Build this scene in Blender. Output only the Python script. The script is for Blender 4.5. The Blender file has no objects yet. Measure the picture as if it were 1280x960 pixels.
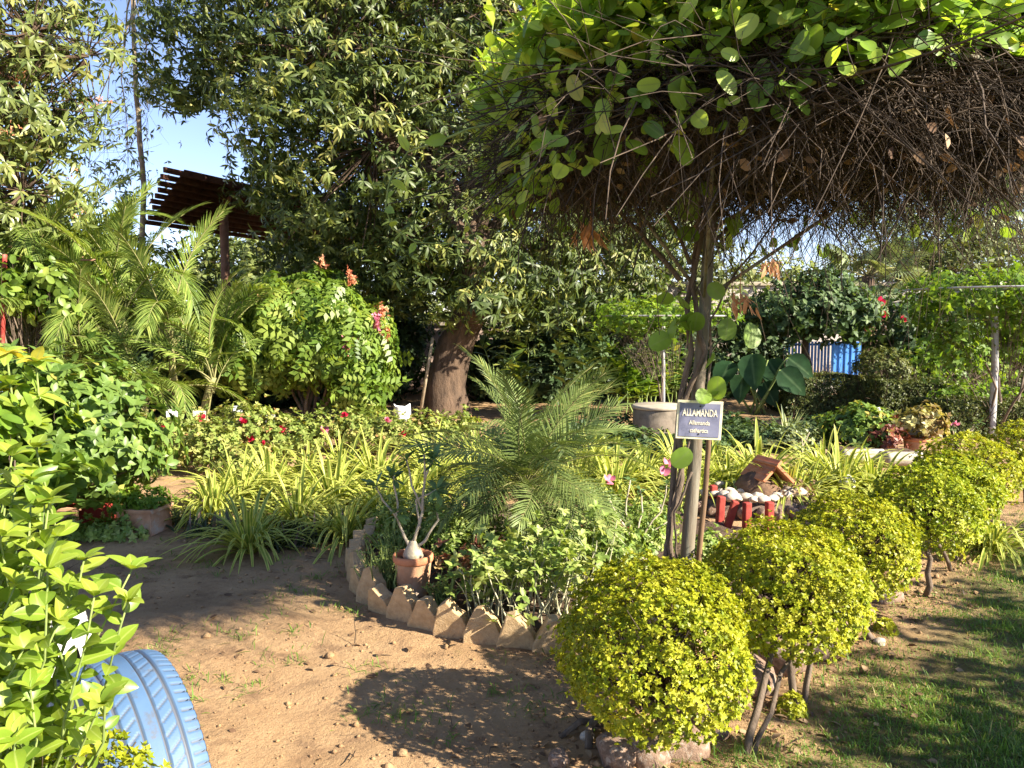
import bpy, bmesh, math, random
import numpy as np
from mathutils import Vector, Matrix

R = math.radians
PI = math.pi
sc = bpy.context.scene
COL = sc.collection
rng = np.random.default_rng(11)
random.seed(11)

# ------------------------------------------------------------------ camera, sky, sun, exposure
CAM_H, FPX, PITCH = 1.55, 961.0, R(4.8)
cam_d = bpy.data.cameras.new('camera')
cam_d.sensor_width = 36.0
cam_d.lens = 36.0 * FPX / 1280.0
cam_d.clip_start, cam_d.clip_end = 0.05, 600.0
cam = bpy.data.objects.new('camera', cam_d)
COL.objects.link(cam)
cam.location = (0, 0, CAM_H)
cam.rotation_euler = (R(90) - PITCH, 0, 0)
sc.camera = cam

TO_SUN = Vector((0.64, -0.32, 0.43)).normalized()
SUN_EL = math.asin(TO_SUN.z)
SUN_AZ = math.atan2(TO_SUN.x, TO_SUN.y)
world = bpy.data.worlds.new('World')
sc.world = world
world.use_nodes = True
wn = world.node_tree
sky = wn.nodes.new('ShaderNodeTexSky')
sky.sky_type = 'NISHITA'
sky.sun_disc = False
sky.sun_elevation = SUN_EL
sky.sun_rotation = SUN_AZ
sky.air_density, sky.dust_density, sky.ozone_density = 1.0, 0.1, 3.0
sky.altitude = 1800
tintn = wn.nodes.new('ShaderNodeMix')
tintn.data_type = 'RGBA'; tintn.blend_type = 'MULTIPLY'; tintn.inputs['Factor'].default_value = 1
tintn.inputs['B'].default_value = (1.14, .95, .96, 1)
wn.links.new(sky.outputs[0], tintn.inputs['A'])
wn.links.new(tintn.outputs['Result'], wn.nodes['Background'].inputs[0])
wn.nodes['Background'].inputs[1].default_value = 0.082

sun_d = bpy.data.lights.new('sun', 'SUN')
sun_d.energy = 5.0
sun_d.angle = R(0.5)
sun_d.color = (1.0, 0.90, 0.74)
sun = bpy.data.objects.new('sun', sun_d)
COL.objects.link(sun)
sun.location = TO_SUN * 30
sun.rotation_euler = TO_SUN.to_track_quat('Z', 'Y').to_euler()

sc.view_settings.view_transform = 'Standard'
sc.view_settings.look = 'None'
sc.view_settings.exposure = 1.8
sc.view_settings.gamma = 1.0
sc.render.engine = 'CYCLES'
sc.cycles.max_bounces = 7
sc.cycles.diffuse_bounces = 4
sc.cycles.glossy_bounces = 2
sc.cycles.transmission_bounces = 4
sc.cycles.use_denoising = True
sc.cycles.sample_clamp_indirect = 6.0
sc.cycles.caustics_reflective = False
sc.cycles.caustics_refractive = False


def at(px, py, d):
    """point of the photograph (1280x960) at distance d along the ground in front of the camera"""
    dx, dy = (px - 640) / FPX, (480 - py) / FPX
    y = math.cos(PITCH) + dy * math.sin(PITCH)
    z = -math.sin(PITCH) + dy * math.cos(PITCH)
    s = d / y
    return np.array((dx * s, d, CAM_H + z * s))


def gnd(px, py, z0=0.0):
    dx, dy = (px - 640) / FPX, (480 - py) / FPX
    y = math.cos(PITCH) + dy * math.sin(PITCH)
    z = -math.sin(PITCH) + dy * math.cos(PITCH)
    s = (CAM_H - z0) / -z
    return np.array((dx * s, y * s, z0))


# ------------------------------------------------------------------ mesh building
def nrm(v):
    return v / (np.linalg.norm(v, axis=-1, keepdims=True) + 1e-9)


def rdir(n):
    return nrm(rng.normal(size=(n, 3)))


UP = np.array((0., 0., 1.))


class Geo:
    def __init__(self):
        self.V, self.F, self.M, self.T, self.S, self.n = [], [], [], [], [], 0

    def add(self, V, faces, tint=None, mat=0, smooth=True):
        V = np.asarray(V, float).reshape(-1, 3)
        if tint is None:
            tint = np.zeros((len(V), 3)); tint[:, 0] = .5
        self.V.append(V); self.T.append(np.asarray(tint, float).reshape(-1, 3))
        for F in faces:
            F = np.asarray(F, np.int64)
            if F.size == 0:
                continue
            self.F.append(F + self.n); self.M.append(mat); self.S.append(smooth)
        self.n += len(V)

    def build(self, name, mats, parent=None, origin=None):
        me = bpy.data.meshes.new(name)
        if origin is None:
            origin = np.array(parent['_o']) if parent is not None and '_o' in parent else np.zeros(3)
        V = np.concatenate(self.V) - np.asarray(origin)
        T = np.concatenate(self.T)
        me.vertices.add(len(V)); me.vertices.foreach_set('co', V.ravel())
        loops = np.concatenate([f.ravel() for f in self.F])
        tot = np.concatenate([np.full(len(f), f.shape[1]) for f in self.F])
        me.loops.add(len(loops)); me.loops.foreach_set('vertex_index', loops)
        me.polygons.add(len(tot))
        me.polygons.foreach_set('loop_start', np.concatenate([[0], np.cumsum(tot)[:-1]]))
        me.polygons.foreach_set('material_index', np.concatenate([np.full(len(f), m) for f, m in zip(self.F, self.M)]))
        me.polygons.foreach_set('use_smooth', np.concatenate([np.full(len(f), s) for f, s in zip(self.F, self.S)]))
        me.update(calc_edges=True)
        a = me.attributes.new('tint', 'FLOAT_COLOR', 'POINT')
        a.data.foreach_set('color', np.c_[T, np.ones(len(T))].ravel())
        for m in (mats if isinstance(mats, (list, tuple)) else [mats]):
            me.materials.append(m)
        o = bpy.data.objects.new(name, me)
        COL.objects.link(o)
        if parent is not None:
            o.parent = parent
        else:
            o.location = origin
        return o


def tag(o, label=None, cat=None, group=None, kind=None):
    if label: o['label'] = label
    if cat: o['category'] = cat
    if group: o['group'] = group
    if kind: o['kind'] = kind
    return o


def thing(name, label, cat, loc=(0, 0, 0), group=None):
    o = bpy.data.objects.new(name, None)
    COL.objects.link(o)
    o.empty_display_size = 0.1
    o.location = loc
    o['_o'] = [float(x) for x in loc]
    return tag(o, label, cat, group)


def dup(root, loc, rz=0, s=1.0, label=None, group=None):
    def cp(o, par):
        c = o.copy(); COL.objects.link(c)
        if par is not None: c.parent = par
        for k in o.children: cp(k, c)
        return c
    r = cp(root, None)
    r.location = loc; r.rotation_euler = (0, 0, rz)
    r.scale = (s, s, s) if not hasattr(s, '__len__') else s
    if label: r['label'] = label
    if group: r['group'] = group
    return r


def child(src, name, parent, loc=(0, 0, 0), rot=(0, 0, 0), s=1.0):
    """another part sharing the mesh of src"""
    c = bpy.data.objects.new(name, src.data if hasattr(src, 'data') else src)
    COL.objects.link(c)
    c.parent = parent
    c.location = loc; c.rotation_euler = rot
    c.scale = (s, s, s) if not hasattr(s, '__len__') else s
    return c


# ---- leaf templates: y runs along the leaf 0..1, x across, z up
def leaf_tmpl(aspect=.4, st=(0, .3, .65, 1), peak=.45, fold=.15, curl=.15, simple=False, ell=False):
    V, G, T3, T4 = [], [], [], []
    def w(t):
        if ell:
            u = t ** (math.log(.5) / math.log(peak)) * 2 - 1
            return .5 * aspect * math.sqrt(max(0, 1 - abs(u) ** 2.2))
        return .5 * aspect * math.sin(PI * t ** (math.log(.5) / math.log(peak))) ** .8
    if simple:
        V = [(0, 0, 0), (w(peak), peak, fold * aspect), (0, 1, -curl), (-w(peak), peak, fold * aspect)]
        return dict(V=np.array(V), F=[np.array([[0, 1, 2, 3]])], G=np.array([0, 1, .5, 1.]))
    V.append((0, 0, 0)); G.append(0)
    prev = None
    for t in st[1:-1]:
        i = len(V); ww = w(t); z = -curl * t * t
        V += [(-ww, t, z + fold * ww), (0, t, z), (ww, t, z + fold * ww)]; G += [1, 0, 1]
        if prev is None:
            T3 += [(0, i + 1, i), (0, i + 2, i + 1)]
        else:
            T4 += [(prev, prev + 1, i + 1, i), (prev + 1, prev + 2, i + 2, i + 1)]
        prev = i
    k = len(V); V.append((0, 1, -curl)); G.append(.4)
    T3 += [(prev, prev + 1, k), (prev + 1, prev + 2, k)]
    F = [np.array(T3)] + ([np.array(T4)] if T4 else [])
    return dict(V=np.array(V, float), F=F, G=np.array(G, float))


def scatter(geo, tm, P, D, N, S, tint, mat=0, wid=None):
    P = np.asarray(P, float); n = len(P)
    y = nrm(np.broadcast_to(D, (n, 3))); x = nrm(np.cross(y, np.broadcast_to(N, (n, 3)) + 1e-4)); z = np.cross(x, y)
    S = np.broadcast_to(np.asarray(S, float), (n,)); W = S if wid is None else S * wid
    t = tm['V']; k = len(t)
    V = (P[:, None] + (W[:, None, None] * t[None, :, 0:1]) * x[:, None] + (S[:, None, None] * t[None, :, 1:2]) * y[:, None]
         + (S[:, None, None] * t[None, :, 2:3]) * z[:, None])
    T = np.zeros((n, k, 3)); T[:, :, 0] = np.broadcast_to(tint, (n,))[:, None]; T[:, :, 1] = tm['G'][None]; T[:, :, 2] = t[None, :, 1]
    off = (np.arange(n) * k)[:, None, None]
    geo.add(V, [(f[None] + off).reshape(-1, f.shape[1]) for f in tm['F']], T, mat)


def rosettes(geo, tm, P, A, k, el, size, tint, mat=0, droop=.0, jit=.25):
    """k leaves spreading from every point P about axis A, raised el above the plane across the axis"""
    n = len(P); A = nrm(A)
    u = nrm(np.cross(A, rdir(n))); v = np.cross(A, u)
    ph = (np.arange(k)[None] * (2 * PI / k) + rng.uniform(0, 6.28, (n, 1)) + rng.normal(0, .35, (n, k)))
    e = el + rng.normal(0, jit, (n, k))
    rad = np.cos(ph)[..., None] * u[:, None] + np.sin(ph)[..., None] * v[:, None]
    D = np.cos(e)[..., None] * rad + np.sin(e)[..., None] * A[:, None]
    D = nrm(D - UP * droop)
    N = nrm(A[:, None] * 1.0 + UP * .4 - rad * .2 + rng.normal(0, .15, (n, k, 3)))
    S = np.broadcast_to(np.asarray(size, float).reshape(-1, 1), (n, 1)) * rng.uniform(.7, 1.15, (n, k))
    T = np.clip(np.broadcast_to(np.asarray(tint, float).reshape(-1, 1), (n, 1)) + rng.normal(0, .12, (n, k)), 0, 1)
    scatter(geo, tm, np.repeat(P, k, 0), D.reshape(-1, 3), N.reshape(-1, 3), S.ravel(), T.ravel(), mat)


def blades(geo, P, D, L, W, droop, n=5, tint=.5, mat=0, fold=.25, base=.55, N=UP):
    """ribbon leaves that leave P in direction D and bend under their weight"""
    P = np.asarray(P, float); m = len(P); D = nrm(np.broadcast_to(D, (m, 3)))
    L = np.broadcast_to(L, (m,)); W = np.broadcast_to(W, (m,)); droop = np.broadcast_to(droop, (m,)); tint = np.broadcast_to(tint, (m,))
    t = np.linspace(0, 1, n)[None, :, None]
    Ls = L[:, None, None]
    pos = P[:, None] + D[:, None] * Ls * t - UP * (droop[:, None, None] * Ls * t ** 2)
    tan = nrm(D[:, None] - UP * (2 * droop[:, None, None] * t))
    side = nrm(np.cross(tan, np.broadcast_to(N, (m, 3))[:, None] + 1e-3))
    nor = np.cross(side, tan)
    tt = t[0, :, 0]
    w = np.minimum(1, base + (1 - base) * tt * 4) * np.clip(1 - tt ** 2.6, 0.02, 1)
    wv = .5 * W[:, None, None] * w[None, :, None]
    V = np.stack([pos - side * wv + nor * wv * fold, pos, pos + side * wv + nor * wv * fold], 2)
    T = np.zeros((m, n, 3, 3)); T[..., 0] = tint[:, None, None]; T[:, :, 0, 1] = 1; T[:, :, 2, 1] = 1; T[..., 2] = tt[None, :, None]
    q = []
    for i in range(n - 1):
        for j in range(2):
            q.append((i * 3 + j, i * 3 + j + 1, i * 3 + 3 + j + 1, i * 3 + 3 + j))
    off = (np.arange(m) * n * 3)[:, None, None]
    geo.add(V, [(np.array(q)[None] + off).reshape(-1, 4)], T, mat)


def tube(geo, pts, rad, sides=8, mat=0, tint=.5, lump=0.0):
    pts = np.asarray(pts, float); n = len(pts); rad = np.broadcast_to(rad, (n,))
    tan = nrm(np.gradient(pts, axis=0))
    ref = np.array((1., .2, .1)) if abs(tan[n // 2][2]) > .7 else UP
    u = nrm(np.cross(tan, ref)); v = np.cross(tan, u)
    a = np.linspace(0, 2 * PI, sides, endpoint=False)
    r = rad[:, None] * (1 + lump * np.sin(a * 3 + 1)[None] + (lump * rng.normal(size=(n, sides)) * .5 if lump else 0))
    V = pts[:, None] + (np.cos(a)[None, :, None] * u[:, None] + np.sin(a)[None, :, None] * v[:, None]) * r[..., None]
    i = np.arange(n - 1)[:, None] * sides; j = np.arange(sides)[None]; j2 = (j + 1) % sides
    F = np.stack([i + j, i + j2, i + sides + j2, i + sides + j], -1).reshape(-1, 4)
    T = np.zeros((n * sides, 3)); T[:, 0] = tint
    geo.add(V, [F, np.arange(sides)[None, ::-1], (np.arange(sides) + (n - 1) * sides)[None]], T, mat)


def wob(p0, p1, n=6, amp=.05, sag=0.0):
    p0, p1 = np.asarray(p0, float), np.asarray(p1, float)
    t = np.linspace(0, 1, n)[:, None]
    L = np.linalg.norm(p1 - p0)
    w = np.cumsum(rng.normal(0, 1, (n, 3)), 0); w -= w[0] + (w[-1] - w[0]) * t
    return p0 + (p1 - p0) * t + w * amp * L / math.sqrt(n) + UP * (sag * L * 4 * t * (1 - t))


def twigs(geo, P, D, L, r, droop=.1, n=4, mat=0, tint=None, sides=3, curl=.25):
    """many thin bent rods at once"""
    m = len(P); D = nrm(D); L = np.broadcast_to(L, (m,)); r = np.broadcast_to(r, (m,))
    tint = rng.uniform(0, 1, m) if tint is None else np.broadcast_to(tint, (m,))
    t = np.linspace(0, 1, n)[None, :, None]
    c = rng.normal(0, curl, (m, 1, 3)); c2 = rng.normal(0, curl * .16, (m, 1, 3))
    pos = P[:, None] + L[:, None, None] * (D[:, None] * t + c * t * t + c2 * np.sin(t * 6.28) - UP * droop * t * t)
    tan = nrm(np.gradient(pos, axis=1))
    u = nrm(np.cross(tan, np.array((.3, .5, .81)))); v = np.cross(tan, u)
    a = np.linspace(0, 2 * PI, sides, endpoint=False)
    rr = r[:, None, None, None] * (1 - .6 * t[..., None])
    V = pos[:, :, None] + (np.cos(a)[:, None] * u[:, :, None] + np.sin(a)[:, None] * v[:, :, None]) * rr
    q = [(i * sides + j, i * sides + (j + 1) % sides, (i + 1) * sides + (j + 1) % sides, (i + 1) * sides + j) for i in range(n - 1) for j in range(sides)]
    off = (np.arange(m) * n * sides)[:, None, None]
    T = np.zeros((m, n * sides, 3)); T[..., 0] = tint[:, None]
    geo.add(V, [(np.array(q)[None] + off).reshape(-1, 4)], T, mat)
    return pos[:, -1]


def box(geo, c, s, mat=0, rot=None, bev=0.0, tint=.5):
    """box with chamfered edges; rot is a 3x3 matrix"""
    bm = bmesh.new()
    bmesh.ops.create_cube(bm, size=1)
    for v in bm.verts: v.co = Vector((v.co.x * s[0], v.co.y * s[1], v.co.z * s[2]))
    if bev: bmesh.ops.bevel(bm, geom=bm.edges[:], offset=bev, segments=2, affect='EDGES', profile=.6)
    add_bm(geo, bm, c, rot, mat, tint, False)


def add_bm(geo, bm, c=(0, 0, 0), rot=None, mat=0, tint=.5, smooth=True):
    bm.verts.index_update()
    V = np.array([v.co[:] for v in bm.verts])
    if rot is not None: V = V @ np.asarray(rot).T
    V = V + np.asarray(c)
    by = {}
    for f in bm.faces: by.setdefault(len(f.verts), []).append([v.index for v in f.verts])
    T = np.zeros((len(V), 3)); T[:, 0] = tint
    geo.add(V, [np.array(x) for x in by.values()], T, mat, smooth)
    bm.free()


def rotz(a):
    c, s = math.cos(a), math.sin(a)
    return np.array(((c, -s, 0), (s, c, 0), (0, 0, 1.)))


def roty(a):
    c, s = math.cos(a), math.sin(a)
    return np.array(((c, 0, s), (0, 1, 0), (-s, 0, c)))


def rotx(a):
    c, s = math.cos(a), math.sin(a)
    return np.array(((1, 0, 0), (0, c, -s), (0, s, c)))


def lathe(geo, prof, c=(0, 0, 0), seg=32, mat=0, close=False, smooth=True):
    prof = np.array(prof, float); n = len(prof)
    a = np.linspace(0, 2 * PI, seg, endpoint=False)
    V = np.stack([prof[:, 0][:, None] * np.cos(a), prof[:, 0][:, None] * np.sin(a), np.repeat(prof[:, 1][:, None], seg, 1)], -1) + np.asarray(c)
    i = np.arange(n - 1)[:, None] * seg; j = np.arange(seg)[None]; j2 = (j + 1) % seg
    F = np.stack([i + j, i + j2, i + seg + j2, i + seg + j], -1).reshape(-1, 4)
    geo.add(V, [F], None, mat, smooth)


def sn(p, f, s=0.0):
    """cheap smooth noise in [-1,1] for arrays of points"""
    p = np.asarray(p) * f
    x, y = p[..., 0], p[..., 1]; z = p[..., 2] if p.shape[-1] > 2 else 0
    return (np.sin(x * 1.7 + 1.3 * np.sin(y * 1.1 + s) + z) + np.sin(y * 1.9 - 1.1 * np.sin(x * .9 + z * 1.3 + s * 2)) + np.sin((x + y) * 1.3 + z * 1.7 + s * 3)) / 3


def lobes_pts(lobes, n, shell=.6):
    c = np.array([l[0] for l in lobes]); r = np.array([np.broadcast_to(l[1], 3) for l in lobes], float)
    w = (r.prod(1)) ** (2 / 3); w /= w.sum()
    i = rng.choice(len(lobes), n, p=w)
    d = rdir(n)
    q = shell + (1.05 - shell) * np.sqrt(rng.uniform(size=n))
    return c[i] + d * r[i] * q[:, None], nrm(d / r[i])


def crown_pts(lobes, nclump, per, rc, shell=.6, gap=0.0):
    C, O = lobes_pts(lobes, nclump, shell)
    if gap:
        k = sn(C, 1.3, 2.0) > -gap
        C, O = C[k], O[k]
    off = rng.normal(0, 1, (len(C), per, 3)) * rc * np.array((1, 1, .75))
    P = (C[:, None] + off).reshape(-1, 3)
    A = nrm(np.repeat(O, per, 0) * .7 + nrm(off.reshape(-1, 3)) * .6 + UP * .35)
    t = np.repeat(rng.uniform(.15, .85, len(C)), per)
    return P, A, t, C


# ------------------------------------------------------------------ materials
def nodes(name):
    m = bpy.data.materials.new(name); m.use_nodes = True
    nt = m.node_tree
    return m, nt, nt.nodes['Principled BSDF'], nt.nodes['Material Output']


def rgb(c): return (c[0], c[1], c[2], 1)


def ramp(nt, stops):
    r = nt.nodes.new('ShaderNodeValToRGB')
    e = r.color_ramp.elements
    while len(e) < len(stops): e.new(.5)
    for k, (p, c) in zip(e, stops): k.position = p; k.color = rgb(c)
    return r


def leaf_mat(name, stops, edge=None, edge_amt=1.0, rough=.45, spec=.3, trans=.3, tcol=None, spots=.25, vein=None, gain=1.2):
    stops = [(p, tuple(min(.8, x * gain) for x in c)) for p, c in stops]
    m, nt, b, out = nodes(name)
    L = nt.links.new
    a = nt.nodes.new('ShaderNodeAttribute'); a.attribute_name = 'tint'
    s = nt.nodes.new('ShaderNodeSeparateColor'); L(a.outputs['Color'], s.inputs[0])
    r = ramp(nt, stops); L(s.outputs[0], r.inputs[0])
    c = r.outputs[0]
    if edge is not None:
        er = nt.nodes.new('ShaderNodeMapRange'); er.interpolation_type = 'SMOOTHSTEP'
        er.inputs['From Min'].default_value = .25; er.inputs['From Max'].default_value = .75; er.inputs['To Max'].default_value = edge_amt
        L(s.outputs[1], er.inputs['Value'])
        x = nt.nodes.new('ShaderNodeMix'); x.data_type = 'RGBA'
        L(er.outputs[0], x.inputs['Factor']); L(c, x.inputs['A']); x.inputs['B'].default_value = rgb(edge); c = x.outputs['Result']
    if vein is not None:
        vr = nt.nodes.new('ShaderNodeMapRange'); vr.inputs['From Max'].default_value = .16; vr.inputs['To Min'].default_value = .7; vr.inputs['To Max'].default_value = 0
        L(s.outputs[1], vr.inputs['Value'])
        x = nt.nodes.new('ShaderNodeMix'); x.data_type = 'RGBA'
        L(vr.outputs[0], x.inputs['Factor']); L(c, x.inputs['A']); x.inputs['B'].default_value = rgb(vein); c = x.outputs['Result']
    if spots:
        tc = nt.nodes.new('ShaderNodeTexCoord')
        nz = nt.nodes.new('ShaderNodeTexNoise'); nz.inputs['Scale'].default_value = 9; nz.inputs['Detail'].default_value = 3
        L(tc.outputs['Object'], nz.inputs['Vector'])
        mr = nt.nodes.new('ShaderNodeMapRange'); mr.inputs['From Min'].default_value = .3; mr.inputs['From Max'].default_value = .7
        mr.inputs['To Min'].default_value = 1 - spots; mr.inputs['To Max'].default_value = 1 + spots
        L(nz.outputs[0], mr.inputs['Value'])
        h = nt.nodes.new('ShaderNodeHueSaturation'); L(mr.outputs[0], h.inputs['Value']); L(c, h.inputs['Color']); c = h.outputs[0]
    L(c, b.inputs['Base Color'])
    b.inputs['Roughness'].default_value = rough
    b.inputs['Specular IOR Level'].default_value = spec
    tr = nt.nodes.new('ShaderNodeBsdfTranslucent')
    g = nt.nodes.new('ShaderNodeMix'); g.data_type = 'RGBA'; g.blend_type = 'MULTIPLY'; g.inputs['Factor'].default_value = 1
    L(c, g.inputs['A']); g.inputs['B'].default_value = rgb(tcol or (1.9, 1.8, .7)); L(g.outputs['Result'], tr.inputs[0])
    mx = nt.nodes.new('ShaderNodeMixShader'); mx.inputs[0].default_value = trans
    L(b.outputs[0], mx.inputs[1]); L(tr.outputs[0], mx.inputs[2]); L(mx.outputs[0], out.inputs[0])
    return m


def rough_mat(name, c1, c2, scale=8, rough=.85, bump=.3, spec=.3, c3=None, s3=2.0, detail=6, stretch=(1, 1, 1), dist=.01, lo=.35, hi=.65, usetint=False):
    m, nt, b, out = nodes(name)
    L = nt.links.new
    tc = nt.nodes.new('ShaderNodeTexCoord')
    mp = nt.nodes.new('ShaderNodeMapping'); mp.inputs['Scale'].default_value = stretch
    L(tc.outputs['Object'], mp.inputs[0])
    n1 = nt.nodes.new('ShaderNodeTexNoise'); n1.inputs['Scale'].default_value = scale; n1.inputs['Detail'].default_value = detail; n1.inputs['Roughness'].default_value = .65
    L(mp.outputs[0], n1.inputs['Vector'])
    r = ramp(nt, [(lo, c1), (hi, c2)]); L(n1.outputs[0], r.inputs[0]); c = r.outputs[0]
    if c3 is not None:
        n2 = nt.nodes.new('ShaderNodeTexNoise'); n2.inputs['Scale'].default_value = s3; n2.inputs['Detail'].default_value = 7; n2.inputs['Roughness'].default_value = .7
        L(mp.outputs[0], n2.inputs['Vector'])
        mr = nt.nodes.new('ShaderNodeMapRange'); mr.interpolation_type = 'SMOOTHSTEP'; mr.inputs['From Min'].default_value = .5; mr.inputs['From Max'].default_value = .68
        L(n2.outputs[0], mr.inputs['Value'])
        x = nt.nodes.new('ShaderNodeMix'); x.data_type = 'RGBA'; L(mr.outputs[0], x.inputs['Factor']); L(c, x.inputs['A']); x.inputs['B'].default_value = rgb(c3); c = x.outputs['Result']
    if usetint:
        a = nt.nodes.new('ShaderNodeAttribute'); a.attribute_name = 'tint'
        s = nt.nodes.new('ShaderNodeSeparateColor'); L(a.outputs['Color'], s.inputs[0])
        mr = nt.nodes.new('ShaderNodeMapRange'); mr.inputs['To Min'].default_value = .5; mr.inputs['To Max'].default_value = 1.5; L(s.outputs[0], mr.inputs['Value'])
        h = nt.nodes.new('ShaderNodeHueSaturation'); L(mr.outputs[0], h.inputs['Value']); L(c, h.inputs['Color']); c = h.outputs[0]
    L(c, b.inputs['Base Color'])
    b.inputs['Roughness'].default_value = rough; b.inputs['Specular IOR Level'].default_value = spec
    if bump:
        n3 = nt.nodes.new('ShaderNodeTexNoise'); n3.inputs['Scale'].default_value = scale * 3; n3.inputs['Detail'].default_value = 8; n3.inputs['Roughness'].default_value = .7
        L(mp.outputs[0], n3.inputs['Vector'])
        bp = nt.nodes.new('ShaderNodeBump'); bp.inputs['Strength'].default_value = bump; bp.inputs['Distance'].default_value = dist
        L(n3.outputs[0], bp.inputs['Height']); L(bp.outputs[0], b.inputs['Normal'])
    return m


M = {}
M['golden'] = leaf_mat('golden_leaves', [(0, (.17, .23, .012)), (.5, (.34, .37, .02)), (1, (.52, .50, .05))], rough=.45, trans=.3, tcol=(1.3, 1.25, .6), gain=1.0)
M['golden_green'] = leaf_mat('greener_golden_leaves', [(0, (.14, .22, .012)), (.5, (.30, .36, .02)), (1, (.48, .49, .05))], rough=.45, trans=.3, tcol=(1.3, 1.25, .6), gain=1.0)
M['strap'] = leaf_mat('variegated_blades', [(0, (.16, .25, .03)), (1, (.30, .38, .07))], edge=(.60, .58, .15), edge_amt=.9, rough=.4, trans=.3, tcol=(1.3, 1.3, .6), gain=1.0)
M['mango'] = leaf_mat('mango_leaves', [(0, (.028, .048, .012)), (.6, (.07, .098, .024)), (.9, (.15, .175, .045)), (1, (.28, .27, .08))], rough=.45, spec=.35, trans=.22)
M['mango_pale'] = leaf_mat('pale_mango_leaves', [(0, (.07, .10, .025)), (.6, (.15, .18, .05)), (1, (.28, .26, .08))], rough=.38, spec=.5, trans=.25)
M['palm'] = leaf_mat('palm_leaflets', [(0, (.06, .10, .02)), (.6, (.12, .17, .035)), (1, (.24, .27, .07))], rough=.4, trans=.28, gain=1.4)
M['date'] = leaf_mat('date_palm_leaflets', [(0, (.08, .115, .035)), (.6, (.15, .20, .06)), (1, (.30, .32, .11))], rough=.38, trans=.2)
M['vine'] = leaf_mat('dome_vine_leaves', [(0, (.08, .15, .02)), (.6, (.17, .26, .04)), (1, (.30, .36, .07))], rough=.42, trans=.33, gain=0.9)
M['allam'] = leaf_mat('canopy_leaves', [(0, (.07, .14, .02)), (.6, (.17, .27, .04)), (.92, (.31, .40, .065)), (1, (.38, .34, .08))], rough=.42, spec=.35, trans=.36, vein=(.2, .28, .08))
M['near'] = leaf_mat('glossy_near_leaves', [(0, (.07, .14, .015)), (.6, (.17, .26, .025)), (1, (.30, .37, .05))], rough=.36, spec=.5, trans=.36, vein=(.36, .44, .12), spots=.15, gain=1.0)
M['broad'] = leaf_mat('broad_leaves', [(0, (.06, .12, .02)), (.6, (.14, .22, .045)), (.9, (.24, .33, .07)), (1, (.42, .34, .08))], rough=.4, trans=.28, vein=(.16, .24, .08), gain=.95)
M['bed'] = leaf_mat('bedding_leaves', [(0, (.09, .15, .03)), (.6, (.20, .27, .06)), (1, (.36, .40, .14))], rough=.45, trans=.25)
M['rosebush'] = leaf_mat('rose_leaves', [(0, (.10, .15, .03)), (.6, (.21, .25, .06)), (.9, (.31, .31, .10)), (1, (.36, .20, .09))], rough=.6, spec=.2, trans=.25, gain=1.2)
M['red_leaf'] = leaf_mat('reddish_leaves', [(0, (.10, .03, .02)), (.5, (.28, .10, .06)), (1, (.40, .30, .14))], rough=.45, trans=.2, tcol=(1.5, 1.2, .8))
M['rhoeo'] = leaf_mat('purple_green_blades', [(0, (.03, .045, .022)), (.6, (.065, .09, .035)), (1, (.15, .10, .10))], rough=.4, trans=.12)
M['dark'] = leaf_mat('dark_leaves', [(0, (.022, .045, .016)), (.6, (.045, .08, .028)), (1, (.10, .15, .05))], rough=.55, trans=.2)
M['hedge'] = leaf_mat('hedge_leaves', [(0, (.045, .06, .016)), (.6, (.08, .10, .026)), (1, (.16, .165, .055))], rough=.5, trans=.2)
M['lime'] = leaf_mat('lime_leaves', [(0, (.08, .16, .02)), (.6, (.17, .28, .03)), (1, (.30, .38, .06))], rough=.45, trans=.33, gain=0.85)
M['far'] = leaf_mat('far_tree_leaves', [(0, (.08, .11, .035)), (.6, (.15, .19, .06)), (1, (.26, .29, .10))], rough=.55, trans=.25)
M['grey_green'] = leaf_mat('grey_green_leaves', [(0, (.08, .11, .05)), (.6, (.16, .20, .09)), (1, (.30, .32, .14))], rough=.45, trans=.2)
M['taro'] = leaf_mat('taro_leaves', [(0, (.018, .05, .018)), (1, (.04, .09, .035))], rough=.55, spec=.2, trans=.25, vein=(.12, .2, .09))
M['adenium'] = leaf_mat('desert_rose_leaves', [(0, (.06, .12, .04)), (1, (.14, .22, .08))], rough=.35, trans=.2)
M['grass'] = leaf_mat('grass_blades', [(0, (.05, .12, .015)), (.6, (.11, .20, .03)), (.9, (.20, .25, .05)), (1, (.34, .28, .12))], rough=.5, trans=.3)
M['dry'] = leaf_mat('dry_leaves', [(0, (.10, .055, .03)), (.6, (.24, .15, .08)), (1, (.42, .30, .18))], rough=.7, trans=.15, tcol=(1.2, 1, .8), gain=1.0)
M['orange_dry'] = leaf_mat('orange_dry_leaves', [(0, (.50, .25, .12)), (1, (.75, .46, .27))], rough=.7, trans=.3, tcol=(1.2, 1, .8), gain=1.0)
M['rose'] = leaf_mat('rose_petals', [(0, (.42, .012, .03)), (1, (.62, .03, .10))], rough=.5, trans=.25, tcol=(1.2, 1, 1), spots=.1, gain=1.0)
M['pink'] = leaf_mat('pink_petals', [(0, (.60, .12, .22)), (1, (.75, .30, .38))], rough=.5, trans=.25, tcol=(1.1, 1, 1), spots=.1, gain=1.0)
M['salmon'] = leaf_mat('salmon_blossom', [(0, (.55, .16, .08)), (1, (.65, .36, .20))], rough=.6, trans=.25, tcol=(1.1, 1, 1), spots=.1, gain=1.0)
M['bark'] = rough_mat('grey_brown_bark', (.09, .065, .045), (.20, .15, .11), 14, bump=.7, stretch=(1, 1, .35), dist=.02)
M['dark_bark'] = rough_mat('dark_bark', (.05, .033, .022), (.13, .085, .055), 9, bump=.8, stretch=(1, 1, .3), dist=.04)
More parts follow.
